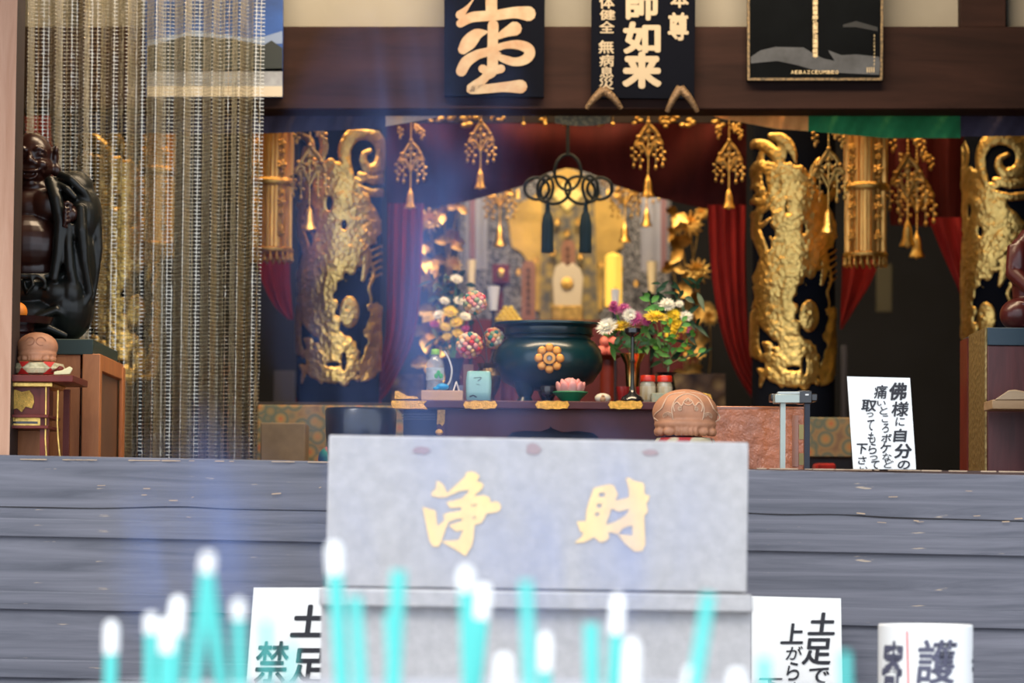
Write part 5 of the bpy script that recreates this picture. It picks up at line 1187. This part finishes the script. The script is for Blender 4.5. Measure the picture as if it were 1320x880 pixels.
# ================================================================= HANGING GOLD CANOPIES
CANG = M('canopy_gold', (.78, .42, .12), .42, .9, var=.35, vs=(60, 60, 6))
def canopy(px, y0, y1, r_, Y, label, src=None):
    c = Vector((P(px, 200, Y).x, Y, P(px, y1, Y).z)); u = mp(Y)
    if src: t = copy_tree(src); t.location = c; t['label'] = label; t.scale = (r_ / 28,) * 2 + ((y1 - y0) / 164,); return t
    t = thing('hanging_canopy', label, 'hanging ornament', c, 'cylindrical gold hanging canopies'); H_ = (y1 - y0)
    def flute(ra, rb, za, zb_):
        vs = []
        n = 96
        for z in (za, zb_):
            for i in range(n):
                a = 2 * pi * i / n; r__ = (ra if (i // 3) % 2 else rb) * u; vs.append(c + Vector((r__ * cos(a), r__ * sin(a), z * u)))
        return MB().add(vs, [(i, (i + 1) % n, n + (i + 1) % n, n + i) for i in range(n)] + [tuple(range(n))[::-1], tuple(range(n, 2 * n))])
    part('upper_tube', flute(28.5, 25, 104, H_ + 60), CANG, t, ang=20); part('band', MB().lathe([(29 * u, 96 * u), (31 * u, 99 * u), (31 * u, 103 * u), (29 * u, 106 * u)], c, 32), GOLDD, t)
    part('lower_tube', flute(27, 23.5, 14, 97), CANG, t, ang=20)
    part('rim', MB().lathe([(27 * u, 10 * u), (29 * u, 12 * u), (29 * u, 15 * u), (26 * u, 17 * u)], c, 32), GOLDD, t)
    mb = MB()
    for q in range(20):
        a = 2 * pi * q / 20; p = c + Vector((27 * u * cos(a), 27 * u * sin(a), 0)); mb.lathe([(0, -3 * u), (2.4 * u, 0), (1.6 * u, 4 * u), (1 * u, 12 * u), (0, 13 * u)], p, 8)
    part('fringe', mb, GOLDD, t)
    for a in (-2.3, -1.1):
        mb = MB()
        for (zz_, rr) in ((150, 5), (138, 4), (122, 6), (112, 3), (86, 4), (74, 5), (60, 4), (40, 3.4), (34, 4.4)):
            for q in range(5): an = q * 2 * pi / 5; mb.ball(c + Vector((30 * u * cos(a) + rr * .7 * u * cos(an), 30 * u * sin(a), (zz_ + rr * .7 * sin(an)) * u)), rr * .5 * u, 8, 6)
            mb.ball(c + Vector((31 * u * cos(a), 31 * u * sin(a), zz_ * u)), rr * .45 * u, 8, 6)
        mb.tube([c + Vector((29.5 * u * cos(a), 29.5 * u * sin(a), 34 * u)), c + Vector((29.5 * u * cos(a), 29.5 * u * sin(a), 165 * u))], .8 * u, 6)
        part('flower_chain', mb, GOLDD, t)
    return t
cn = canopy(1116, 178, 342, 28, 14.75, 'fluted gold hanging canopy right of the right pillar')
canopy(352, 172, 336, 27, 14.75, 'fluted gold hanging canopy just right of the net curtain', cn)
canopy(204, 152, 330, 22, 14.75, 'fluted gold hanging canopy seen through the net curtain', cn)

# ================================================================= PENDANTS
def build_pendant(c, label, big=0):
    """origin = top of the chain; sizes in units of u (px at 14.9 m)"""
    u = mp(14.9); t = thing('gilt_pendant', label, 'pendant', c, 'gilt bell pendants')
    D = lambda x, z, y=0: c + Vector((x * u, y * u, z * u))
    mb = MB(); mb.tube([D(0, 30), D(0, -98)], .7 * u, 6)
    for q in range(33): mb.ball(D(0, 28 - q * 3.9), 1.25 * u, 6, 5)
    part('chain', mb, GOLD, t)
    mb = MB()   # openwork plate
    for ring in (((0, -18), (8, -26), (12, -34), (16, -42), (8, -40), (3, -50), (0, -56)), ((0, -18), (-6, -27), (-11, -36), (-15, -44), (-8, -42), (-3, -50), (0, -56))):
        mb.tube(smooth3([D(x, z) for x, z in ring]), 2.2 * u, 8)
    for x, z, r_ in ((5, -30, 4), (-5, -31, 4), (9, -40, 3.4), (-9, -41, 3.4), (3, -46, 4), (0, -22, 3)):
        mb.tube([D(x + r_ * cos(a), z + r_ * sin(a), 1) for a in np.linspace(0, 2 * pi, 13)], 1.3 * u, 6, cap=False)
    for x, z in ((0, -16), (12, -33), (-12, -34), (4, -36), (-3, -37), (0, -28)): mb.ball(D(x, z, -1.5), 2.6 * u, 8, 6)
    part('openwork_plate', mb, GOLDD, t)
    mb = MB(); zb2 = -98
    mb.lathe([(0, (zb2 + 4) * u), (5 * u, (zb2 - 3) * u), (8 * u, (zb2 - 6) * u), (7.6 * u, (zb2 - 4) * u), (5.2 * u, (zb2 + 1) * u), (4.6 * u, (zb2 + 9) * u), (3.4 * u, (zb2 + 14) * u), (0, (zb2 + 21) * u)], c, 20); mb.ball(D(0, zb2 - 6), 2.2 * u, 8, 6)
    part('bell', mb, GOLD, t)
    for (x, z, l) in ((-17, -46, 22), (17, -45, 22), (-9, -44, 26), (9, -42, 28), (-14, 2, 14), (14, 1, 14), (7, 6, 10)):
        mb = MB().tube([D(x, z), D(x, z - l)], .6 * u, 6)
        for q in range(4): mb.ball(D(x + (2.2 if q % 2 else -2.2), z - l * q / 5 - 2), 2.1 * u, 8, 6)
        mb.ball(D(x, z - l), (1.9 * u, 1.9 * u, 3 * u), 8, 6); part('drop', mb, GOLDD if x < 0 else GOLD, t)
    return t
def hang(px, ytop, Y, label, s=1., src=None):
    c = P(px, ytop, Y)
    if src is None: return build_pendant(c, label)
    t = copy_tree(src); t.location = c; t['label'] = label; t.scale = (s, s, s); return t
pd = hang(530, 165, 14.9, 'gilt bell pendant in front of the left end of the red valance')
hang(620, 140, 14.9, 'gilt bell pendant below the large-character signboard', 1.0, pd)
hang(836, 140, 14.9, 'large gilt bell pendant below the three-column signboard', 1.1, pd)
hang(940, 165, 14.9, 'gilt bell pendant in front of the right end of the red valance', 1., pd)
hang(645, 208, 16.2, 'gilt pendant hanging behind the valance, left of the black knot', 1.15, pd)
hang(806, 212, 16.2, 'gilt pendant hanging behind the valance, right of the black knot', 1.05, pd)
hang(834, 196, 16.1, 'gilt bell pendant hanging lowest over the grey banner', 1.0, pd)
hang(400, 168, 14.4, 'gilt pendant in front of the left gilded pillar', 1.2, pd)
hang(1068, 172, 14.4, 'gilt pendant in front of the right gilded pillar', 1.2, pd)
hang(1170, 178, 14.9, 'gilt pendant left of a second one beyond the right canopy', 1.35, pd)
hang(1182, 200, 15.2, 'gilt pendant right of another one beyond the right canopy', 1.3, pd)
hang(668, 205, 16.6, 'small gilt pendant immediately left of the black knot', .55, pd)
hang(784, 205, 16.6, 'small gilt pendant immediately right of the black knot', .55, pd)
# gilt cloud carvings under the lintel
random.seed(31)
t = thing('carved_transom', 'dark carved transom with gilt clouds just under the middle of the lintel', 'transom', P(735, 168, 15.1))
part('board', MB().pq([(505, 100), (960, 100), (960, 158), (505, 158)], 15.12, .03), DARK, t)
for (x, y, w) in ((575, 150, 16), (598, 157, 18), (608, 148, 16), (560, 154, 12), (645, 152, 9), (866, 152, 14), (885, 158, 16), (857, 160, 12), (925, 160, 14), (950, 163, 12), (820, 156, 12), (770, 157, 14), (700, 155, 8)):
    mb = MB()
    for q in range(5): a = random.uniform(0, 6.28); mb.ball(P(x + w * .5 * cos(a), y + w * .25 * sin(a), 15.08), (w * .30 * mp(15), .012, w * .2 * mp(15)), 10, 8)
    part('gilt_cloud', mb, GOLDL, t)
for k_, x in enumerate((675, 703, 728, 752, 790)):
    mb = MB().tube([P(x, 150, 15.0), P(x, 158, 15.0)], .002, 6).ball(P(x, 160, 15.0), .009, 8, 6); part('gilt_drop', mb, GOLD, t)
mb = MB(); g = [[P(715 + i * 9, 143 + j * 4 + 4 * sin(i * .4) * (j / 3) + j * 1.2, 14.235) for i in range(9)] for j in range(4)]; solo('brocade_strip', 'short pale gold brocade strip hanging under the middle of the lintel', 'cloth', MB().sheet(g), pattern('gold_strip', [(0, (.4, .33, .16)), (.5, (.2, .17, .1)), (.9, (.1, .1, .06))], 60), ang=180, recalc=False)

# ================================================================= KNOT AND TASSELS
Yk2 = 14.7; uk = mp(Yk2); cK = P(732, 262, Yk2)
t = thing('cord_knot', 'large looped dark cord knot with two dark teal tassels hanging in the middle', 'hanging knot', cK)
CORD = M('dark_green_cord', (.010, .018, .018), .7)
K = lambda x, y, d=0: P(x, y, Yk2 + d)
mb = MB()
def ell(cx, cy, rx, ry, rot=0, d=0, n=36): 
    pts = []
    for i in range(n + 1):
        a = 2 * pi * i / n; x, y = rx * cos(a), ry * sin(a); pts.append(K(cx + x * cos(rot) - y * sin(rot), cy + x * sin(rot) + y * cos(rot), d + .006 * sin(3 * a)))
    mb.tube(pts, 2.1 * uk, 8, cap=False)
ell(732, 222, 17, 23, 0); ell(692, 243, 16, 14, .1); ell(773, 243, 16, 14, -.1)
ell(716, 245, 20, 17, -.5, .008); ell(748, 245, 20, 17, .5, .008); ell(703, 243, 10, 17, .1, -.006); ell(761, 243, 10, 17, -.1, -.006)
mb.tube([K(732, 130), K(732, 200)], 2.2 * uk, 8)
part('cord', mb, CORD, t)
TASS = M('teal_tassel', (.006, .035, .06), .8, var=.3, vs=(120, 120, 4))
for x in (706, 755):
    c = K(x, 266); mb = MB().lathe([(0, 4 * uk), (3 * uk, 3 * uk), (2.4 * uk, 0), (3.5 * uk, -3 * uk), (3 * uk, -6 * uk), (6 * uk, -12 * uk), (7.8 * uk, -22 * uk), (8.2 * uk, -60 * uk), (0, -59 * uk)], c, 28)
    mb.tube([K(x, 254), K(x, 266)], 1.5 * uk, 6); part('tassel', mb, TASS, t)

# ================================================================= BACK ALTAR
Yz = 17.2
ZPAN = M('glowing_gilt_panel', (.55, .36, .09), .45, .3, var=.35, vs=(4, 4, 4), bump=.4, bs=14, emit=(.55, .36, .10), es=.12)  # weak emission stands in for light falling on the gilt
GREYB = pattern('grey_beaded_brocade', [(0, (.62, .62, .68)), (.35, (.24, .25, .29)), (.6, (.08, .085, .11)), (.9, (.02, .025, .04))], 70, .5, .2)
t = thing('inner_shrine', 'grey beaded inner shrine with a glowing gilded centre panel at the back', 'shrine', Vector((P(730, 420, Yz).x, Yz + .2, ZF)))
part('back_panel', MB().box(P(590, 300, Yz).x, P(868, 300, Yz).x, Yz + .3, Yz + .34, ZF, P(700, 190, Yz).z), GREYB, t)
f = lambda x, y: P(x, y, Yz + .28)
mb = MB().polys([[(655, 285), (668, 262), (690, 252), (700, 235), (716, 222), (731, 215), (748, 222), (762, 235), (772, 252), (792, 262), (806, 285), (803, 318), (790, 326), (780, 345), (776, 400), (690, 400), (686, 345), (672, 325), (660, 318)]], f); part('glowing_gilt_panel', mb, ZPAN, t, recalc=False)
mb = MB().polys([[(700, 245), (765, 245), (772, 420), (695, 420)]], lambda x, y: P(x, y, Yz + .27)); part('brocade_back', mb, pattern('centre_brocade', [(0, (.50, .38, .12)), (.4, (.30, .24, .12)), (.8, (.10, .11, .13))], 22, .5, .4), t, recalc=False)
for x in (703, 762):
    mb = MB()
mb = MB().polys([[(712, 250), (731, 232), (752, 250), (731, 272)]], lambda x, y: P(x, y, Yz + .25)); part('diamond_plate', mb, M('glowing_gilt', (.9, .72, .25), .4, .2, emit=(.9, .7, .25), es=.25), t, recalc=False)  # diamond's brightness is added as emission, it is no lamp
for q, (x, y) in enumerate(((718, 290), (745, 290), (731, 305), (713, 330), (748, 335), (800, 350), (690, 340), (668, 355), (775, 345), (640, 360), (820, 370))):
    mb = MB().lathe([(0, 0), (5 * uk, 1 * uk), (4 * uk, 8 * uk), (1 * uk, 12 * uk), (0, 12 * uk)], P(x, y, Yz + .22), 10); part('gilt_boss', mb, GOLDD, t)
part('step_shelf', MB().box(P(560, 300, 16.6).x, P(900, 300, 16.6).x, 16.5, 17.1, ZF, P(700, 412, 16.5).z), MAROON, t)
SHZ = P(700, 412, 16.5).z
# hanging grey banners
for (x0, x1, y1, lb) in ((600, 628, 347, 'left'), (826, 862, 350, 'right')):
    t = thing('hanging_banner', 'pale grey hanging banner %s of the inner shrine' % lb, 'banner', P((x0 + x1) / 2, y1, 16.0))
    g = [[P(x0 + (x1 - x0) * i / 8, 190 + (y1 - 190) * j / 6, 16.4 + .01 * sin(i * 1.6)) for i in range(9)] for j in range(7)]; part('cloth', MB().sheet(g), M('grey_banner', (.34, .36, .46), .8), t, ang=180, recalc=False)
    xx = x0 + (x1 - x0) * (.72 if lb == 'right' else .2); g = [[P(xx + 7 * i / 2, 190 + (y1 - 190) * j / 6, 16.38) for i in range(3)] for j in range(7)]; part('purple_stripe', MB().sheet(g), M('mauve', (.26, .15, .19), .8), t, ang=180, recalc=False)
# tablets, white wrapped mon, candles: standing on shelf at Y~16
def shelfpt(px, Y): p = P(px, 412, Y); p.z = SHZ; return p
def ph(y, Y): return P(700, y, Y).z - SHZ
Y6 = 16.6; u6 = mp(Y6)
mb = MB().lathe([(22 * u6, 0), (22 * u6, ph(409, Y6)), (20 * u6, ph(398, Y6))], shelfpt(731, Y6 + .1), 6)
t = thing('wrapped_tablet', 'white cloth-wrapped tablet with a gold crest on a gilt stand in the centre', 'tablet', shelfpt(731, Y6))
c = shelfpt(731, Y6); hs = ph(394, Y6)
part('gilt_stand', MB().box(c.x - 20 * u6, c.x + 20 * u6, Y6 - .05, Y6 + .08, SHZ, SHZ + hs), GOLDD, t, .004)
f = lambda x, y: P(x, y, Y6 - .04)
A = [f(*p) for p in ((714, 394), (712, 360), (716, 344), (726, 338), (731, 344), (738, 338), (748, 346), (752, 358), (749, 394))][::-1]
part('white_cloth', MB().prism(A, [p + Vector((0, .08, 0)) for p in A]), M('ivory_cloth', (.58, .52, .42), .8), t, .004)
mb = MB()
for q in range(8): mb.ball(P(731 + 5 * cos(q * pi / 4), 365 + 5 * sin(q * pi / 4), Y6 - .046), (3.4 * u6, .006, 3.4 * u6), 10, 6)
mb.ball(P(731, 365, Y6 - .048), (4 * u6, .008, 4 * u6), 10, 6); part('crest', mb, GOLD, t)
WTAB = wood_mat('tablet_wood', (.22, .10, .07), (.34, .17, .12), (16, 16, 2))
for (x0, x1, y0, lb) in ((672, 690, 336, 'tall plain wooden tablet left of the white wrapped tablet'), (723, 741, 309, 'wooden tablet rising behind the white wrapped tablet')):
    Yw_ = 16.85 if x0 > 700 else 16.6; a = P(x0, 400, Yw_).x; b = P(x1, 400, Yw_).x; z1 = P(700, y0, Yw_).z
    t = thing('wooden_tablet', lb, 'tablet', Vector(((a + b) / 2, Yw_, SHZ)))
    mb = MB(); w_ = (b - a) / 2; m0 = (a + b) / 2; q_ = [Vector((a, Yw_, SHZ)), Vector((b, Yw_, SHZ)), Vector((b, Yw_, z1 - .03)), Vector((m0 + w_ * .6, Yw_, z1)), Vector((m0 - w_ * .6, Yw_, z1)), Vector((a, Yw_, z1 - .03))]
    mb.prism(q_, [p + Vector((0, .03, 0)) for p in q_]); part('board', mb, WTAB, t)
    mb = MB(); yy = y0 + 12
    while yy < 405: put_glyph(mb, '南無薬師瑠璃光如来位'[int(yy) % 9], (x0 + x1) / 2, yy, 6, 7, lambda x, y: P(x, y, Yw_ - .004), .02); yy += 9
    part('lettering', mb, INK, t, recalc=False)
def candle(px, y0, y1, r0, r1, Y, label, mat, stand=True, cat='candle', stname='stand', flute=False):
    SHZ = ZF
    zb3 = P(px, y1, Y).z; c = Vector((P(px, 400, Y).x, Y, SHZ)); u = mp(Y); zt3 = P(px, y0, Y).z
    t = thing('candle', label, cat, c)
    part('stand', MB().lathe([(0, 0), (9 * u, 0), (9 * u, .01), (2.5 * u, .02), (2.5 * u, max(.03, zb3 - SHZ - .012)), (r1 * 1.3 * u, max(.035, zb3 - SHZ)), (0, max(.035, zb3 - SHZ))], c, 20), BLACK, t)
    z0_ = max(.035, zb3 - SHZ)
    if flute:
        n = 24; vs = []
        for z in (z0_, zt3 - SHZ - .02):
            for i in range(n): a = 2 * pi * i / n; r_ = (r0 if (i // 2) % 2 else r0 * .9) * u; vs.append(c + Vector((r_ * cos(a), r_ * sin(a), z)))
        mb = MB().add(vs, [(i, (i + 1) % n, n + (i + 1) % n, n + i) for i in range(n)] + [tuple(range(n))[::-1], tuple(range(n, 2 * n))]); mb.lathe([(r0 * u, zt3 - SHZ - .02), (r0 * .6 * u, zt3 - SHZ - .008), (0, zt3 - SHZ)], c, 16); part('shade', mb, mat, t, ang=20)
    else:
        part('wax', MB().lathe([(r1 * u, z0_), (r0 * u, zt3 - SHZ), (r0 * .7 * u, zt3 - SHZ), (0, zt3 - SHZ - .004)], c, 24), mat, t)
        part('wick', MB().tube([c + Vector((0, 0, zt3 - SHZ - .004)), c + Vector((0, 0, zt3 - SHZ + .012))], .0015, 6), INK, t)
candle(790.5, 325, 396, 11.5, 11.5, 16.3, 'glowing yellow fluted pillar lantern right of the wrapped tablet', M('glowing_yellow', (.75, .50, .08), .5, emit=(1, .60, .10), es=.75), cat='lantern', flute=True)
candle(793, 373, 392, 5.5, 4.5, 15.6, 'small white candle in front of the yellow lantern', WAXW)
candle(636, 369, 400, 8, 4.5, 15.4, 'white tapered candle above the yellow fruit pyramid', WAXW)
candle(607, 335, 377, 6, 4.5, 16.3, 'tall cream tapered candle at the left of the altar', M('cream_wax', (.88, .78, .52), .5))
candle(840, 337, 378, 6.5, 4, 16.3, 'tall cream tapered candle at the right of the altar', M('cream_wax2', (.88, .78, .52), .5))
# yellow pyramid of balls on a stand
cY = P(655, 417, 15.5); t = thing('fruit_stand', 'dark stand carrying a pyramid of small yellow fruit behind the censer', 'stand', Vector((cY.x, 15.5, ZF)))
u = mp(15.5); part('pedestal', MB().lathe([(.08, 0), (.03, .06), (.03, cY.z - ZF - .03), (22 * u, cY.z - ZF - .01), (22 * u, cY.z - ZF), (0, cY.z - ZF)], Vector((cY.x, 15.5, ZF)), 24), MAROON, t)
n = 0; r_ = 3.6 * u
proto = None
for lay in range(4):
    k_ = 5 - lay
    for i in range(k_):
        for j in range(k_):
            if j > 0 and i not in (0, k_ - 1): continue
            p = cY + Vector(((i - (k_ - 1) / 2) * 2 * r_, (j - (k_ - 1) / 2) * 2 * r_, lay * r_ * 1.45))
            if proto is None:
                proto = solo('yellow_fruit', 'small yellow fruit in the pyramid behind the censer', 'fruit', MB().ball(p + Vector((0, 0, r_)), r_, 12, 8), M('yellow_fruit', (.88, .66, .02), .45), group='yellow fruit pyramid')
            else: o = proto.copy(); COL.objects.link(o); o.location = p
# pink lantern-ish ornament, small shrine pieces
c = Vector((P(783, 450, 14.5).x, 14.5, TZ - .02)); u = mp(14.5)
t = thing('pink_offering_stand', 'dark footed stand with stacked pink sweets right of the censer', 'offering stand', Vector((c.x, c.y, ZF)))
mb = MB().lathe([(.07, 0), (.03, .05), (.03, P(783, 458, 14.5).z - ZF - .02), (20 * u, P(783, 458, 14.5).z - ZF), (0, P(783, 458, 14.5).z - ZF)], Vector((c.x, c.y, ZF)), 20); part('pedestal', mb, MAROON, t)
for x, y in ((776, 452), (788, 452), (780, 440), (790, 441), (784, 430)): part('sweet', MB().ball(P(x, y, 14.5), 7 * u, 14, 10), M('pink_sweet', (.72, .20, .15), .6), t)
# dark reliquary with gold door left
c = shelfpt(645, 16.75); u = mp(16.75); t = thing('small_reliquary', 'small dark red reliquary with a gold oval, left of the wrapped tablet', 'reliquary', c)
part('base', MB().lathe([(10 * u, 0), (10 * u, .02), (3 * u, .04), (3 * u, ph(372, 16.75)), (9 * u, ph(366, 16.75)), (0, ph(366, 16.75))], c, 16), MAROON, t)
z1, z0_ = ph(342, 16.75), ph(366, 16.75); part('case', MB().box(c.x - 11 * u, c.x + 11 * u, 16.7, 16.8, SHZ + z0_, SHZ + z1), MAROON, t, .004); part('gold_oval', MB().ball(Vector((c.x, 16.695, SHZ + (z0_ + z1) / 2)), (5 * u, .008, 7 * u), 16, 10), GOLD, t)
# gilt lotus ornaments left and right
def gilt_lotus(px, label, spec, Y=16.0):
    c = Vector((P(px, 500, Y).x, Y, ZF)); u = mp(Y); t = thing('gilt_lotus_ornament', label, 'ornament', c)
    part('vase', MB().lathe([(0, 0), (.07, 0), (.05, .06), (.10, .16), (.06, .24), (.08, .27), (0, .26)], c, 24), GOLDD, t)
    rng = random.Random(px)
    for (x, y, r_, kind) in spec:
        p = P(x, y, Y - .05 - rng.uniform(0, .1)); mb = MB()
        if kind == 0:
            for ring, (n_, l, e) in enumerate(((12, 1, .15), (10, .8, .6), (7, .6, 1.1))):
                for q in range(n_):
                    a = 2 * pi * q / n_ + ring * .3; d = Vector((cos(a) * cos(e), -sin(e) * .8 - .15, sin(a) * cos(e))); mb.ball(p + d * r_ * u * l * .6, (r_ * u * .16, r_ * u * .10, r_ * u * .42 * l), 8, 6, R=d.to_track_quat('Z', 'Y').to_matrix())
        else:
            for q in range(5):
                a = rng.uniform(0, 6.3); d = Vector((cos(a), -.5, sin(a) * .8)); leaf(mb, p, d, r_ * 1.5 * u, r_ * .9 * u, .2)
        part('blossom' if kind == 0 else 'gilt_leaf', mb, GOLD if rng.random() < .6 else GOLDD, t, ang=180)
        part('stem', MB().tube(smooth3([c + Vector((0, 0, .25)), (c + Vector((0, 0, .25))).lerp(p, .5) + Vector((rng.uniform(-.05, .05), .03, 0)), p + Vector((0, .03, 0))]), 1.1 * u, 6), GOLDD, t)
    return t
gilt_lotus(568, 'tall gilt metal lotus spray between the left drape and the altar', [(553, 285, 17, 0), (572, 275, 10, 1), (580, 310, 15, 1), (556, 335, 16, 1), (553, 362, 17, 0), (584, 342, 12, 0), (560, 398, 18, 1), (548, 430, 17, 1), (580, 440, 16, 1), (552, 465, 16, 1), (576, 480, 14, 1), (590, 265, 12, 1), (545, 315, 10, 1), (575, 375, 10, 1)])
gilt_lotus(888, 'tall gilt metal lotus spray between the altar and the right drape', [(890, 290, 18, 0), (873, 275, 13, 1), (905, 275, 10, 0), (880, 320, 18, 1), (900, 350, 18, 0), (885, 365, 14, 1), (902, 392, 17, 1), (915, 410, 12, 0), (868, 345, 12, 1), (885, 480, 18, 1), (905, 500, 20, 1), (870, 300, 10, 1), (895, 440, 16, 1), (868, 500, 14, 1)])
# gold brocade altar skirts left and right of the low table
mb = MB().box(P(505, 500, 15.6).x, P(545, 500, 15.6).x, 15.6, 15.7, ZF, P(520, 482, 15.6).z); solo('carved_gilt_panel', 'carved gilt panel low behind the left end of the offering table', 'panel', mb, pattern('carved_gilt', [(0, (.40, .25, .09)), (.5, (.16, .09, .05)), (.9, (.05, .03, .03))], 20, .5, .6, bump=.8))
mb = MB().box(P(845, 500, 15.6).x, P(935, 500, 15.6).x, 15.6, 15.7, ZF, P(520, 478, 15.6).z); solo('carved_gilt_panel', 'carved gilt panel low behind the right end of the offering table', 'panel', mb, pattern('carved_gilt2', [(0, (.40, .27, .11)), (.5, (.12, .07, .04)), (.9, (.03, .02, .02))], 14, .5, .6, bump=.8))
# left bouquet (behind)
random.seed(77)
Yq2 = 14.6; u = mp(Yq2); c = Vector((P(583, 500, Yq2).x, Yq2, ZF))
t = thing('flower_vase', 'tall dark vase of yellow, white and purple flowers left of the bead balls', 'flower vase', c)
zv = P(583, 462, Yq2).z - ZF
part('vase', MB().lathe([(0, 0), (.05, 0), (.03, .05), (.05, zv * .6), (.03, zv * .85), (.05, zv), (0, zv - .02)], c, 24), BLACK, t)
for (x, y, r_, m_) in ((580, 402, 12, YEL), (588, 416, 11, YEL), (574, 422, 9, YEL), (590, 430, 10, YEL), (576, 434, 8, YEL), (566, 406, 9, WHT), (600, 408, 9, WHT), (573, 388, 8, WHT), (560, 418, 8, PNK), (600, 424, 7, PNK), (588, 360, 10, WHT), (592, 388, 9, WHT)):
    mb = MB(); mum(mb, P(x, y, Yq2 - .02), r_ * u, Vector((random.uniform(-.4, .4), -1, .9)), 22, 3); part('blossom', mb, m_, t, ang=180, recalc=False)
mb = MB()
for q in range(70): leaf(mb, P(random.uniform(556, 604), random.uniform(350, 460), Yq2 + random.uniform(0, .1)), Vector((random.uniform(-1, 1), -.4, random.uniform(-.4, 1))), random.uniform(10, 24) * u, random.uniform(4, 8) * u)
part('leaves', mb, LEAFD, t, ang=180, recalc=False)
mb = MB()
for (x, y) in ((580, 402), (590, 430), (566, 406), (600, 408), (588, 360)): mb.tube([c + Vector((0, 0, zv - .02)), P(x, y, Yq2)], 1 * u, 6)
part('stems', mb, LEAF, t)
# dim things in the dark wings
for (x0, y0, x1, y1, Y, col_v, nm, lb) in ((352, 478, 380, 530, 16.5, (.05, .05, .07), 'grey_tin', 'tall grey tin standing in the dark left of the left pillar'), (1130, 340, 1150, 402, 17.5, (.07, .065, .04), 'pale_paper_strip', 'pale paper strip hanging in the dark right wing'), (1085, 445, 1092, 530, 16.5, (.05, .05, .07), 'grey_pole', 'grey pole standing in the dark right of the right pillar')):
    mb = MB(); a = P(x0, y1, Y); b = P(x1, y0, Y); zlo = ZF if y1 > 500 else a.z
    mb.box(a.x, b.x, Y, Y + .04, zlo, b.z); solo(nm, lb, 'tin' if 'tin' in nm else ('paper' if 'paper' in nm else 'pole'), mb, M(nm + '_m', col_v, .6), bev=.004)

# ================================================================= LIGHT
w = bpy.data.worlds.new('sky'); sc.world = w; w.use_nodes = True; nt = w.node_tree
bg = nt.nodes['Background']; bg.inputs[0].default_value = (.80, .88, 1.0, 1); bg.inputs[1].default_value = 1.85
def area(name, loc, rot, size, power, color, sy=None):
    l = bpy.data.lights.new(name, 'AREA'); l.energy = power; l.color = color; l.size = size
    if sy: l.shape = 'RECTANGLE'; l.size_y = sy
    o = bpy.data.objects.new(name, l); COL.objects.link(o); o.location = loc; o.rotation_euler = rot; return o
sun = bpy.data.lights.new('sun', 'SUN'); sun.energy = 2.0; sun.angle = radians(25); sun.color = (1, .95, .88)
so = bpy.data.objects.new('sun', sun); COL.objects.link(so); so.rotation_euler = (radians(48), 0, radians(-28))
def pt(name, loc, power, color, r=.05):
    l = bpy.data.lights.new(name, 'POINT'); l.energy = power; l.color = color; l.shadow_soft_size = r; o = bpy.data.objects.new(name, l); COL.objects.link(o); o.location = loc
WARM = (1, .62, .28)
area('hall_lamp', (0, 14.45, CEIL - .15), (radians(20), 0, 0), 4.6, 95, WARM, .5)
area('altar_lamp', (P(730, 200, 16.3).x, 15.5, CEIL - .25), (radians(38), 0, 0), 1.4, 62, (1, .80, .52), .5)
area('hall_lamp', (0, 12.75, CEIL - .15), (radians(28), 0, 0), 3.4, 130, (1, .76, .50), .3)
# ================================================================= SMOKE
SM = bpy.data.materials.new('incense_smoke'); SM.use_nodes = True; nt = SM.node_tree; nt.nodes.clear()
N = nt.nodes.new; Lk = nt.links.new
out = N('ShaderNodeOutputMaterial'); vol = N('ShaderNodeVolumePrincipled'); vol.inputs['Color'].default_value = (.30, .46, 1, 1); vol.inputs['Anisotropy'].default_value = .1
tc = N('ShaderNodeTexCoord'); mn = N('ShaderNodeMapping'); mn.inputs['Scale'].default_value = (3.2, 2.0, 1.1); Lk(tc.outputs['Object'], mn.inputs[0])
nz = N('ShaderNodeTexNoise'); nz.inputs['Scale'].default_value = 1.; nz.inputs['Detail'].default_value = 3; nz.inputs['Distortion'].default_value = 1.2; Lk(mn.outputs[0], nz.inputs[0])
rp = N('ShaderNodeMapRange'); rp.inputs[1].default_value = .42; rp.inputs[2].default_value = .72; rp.inputs[3].default_value = 0; rp.inputs[4].default_value = 2.0; Lk(nz.outputs[0], rp.inputs[0])
# fade towards the edge of the cloud (generated coords, distance from centre)
g = N('ShaderNodeVectorMath'); g.operation = 'SUBTRACT'; g.inputs[1].default_value = (.5, .5, .5); Lk(tc.outputs['Generated'], g.inputs[0])
ln = N('ShaderNodeVectorMath'); ln.operation = 'LENGTH'; Lk(g.outputs[0], ln.inputs[0])
fr_ = N('ShaderNodeMapRange'); fr_.inputs[1].default_value = .5; fr_.inputs[2].default_value = .12; fr_.inputs[3].default_value = 0; fr_.inputs[4].default_value = 1; Lk(ln.outputs['Value'], fr_.inputs[0])
mu = N('ShaderNodeMath'); mu.operation = 'MULTIPLY'; Lk(rp.outputs[0], mu.inputs[0]); Lk(fr_.outputs[0], mu.inputs[1]); Lk(mu.outputs[0], vol.inputs['Density']); Lk(vol.outputs[0], out.inputs['Volume'])
for (px, py, rx, ry, Y, lb) in ((530, 400, 210, 460, 9.0, 'thin blue incense smoke drifting up in front of the left red drape'), (255, 690, 130, 190, 9.3, 'thin blue incense smoke hanging over the wooden boards at left'), (760, 690, 210, 170, 9.2, 'thin blue incense smoke in front of the offertory box')):
    u = mp(Y); c = P(px, py, Y)
    mb = MB().ball(c, (rx * u, .45, ry * u), 24, 16)
    o = solo('smoke', lb, 'smoke', mb, SM, kind='stuff')
sc.cycles.volume_max_steps = 64; sc.cycles.volume_step_rate = 2.0; sc.cycles.volume_bounces = 1
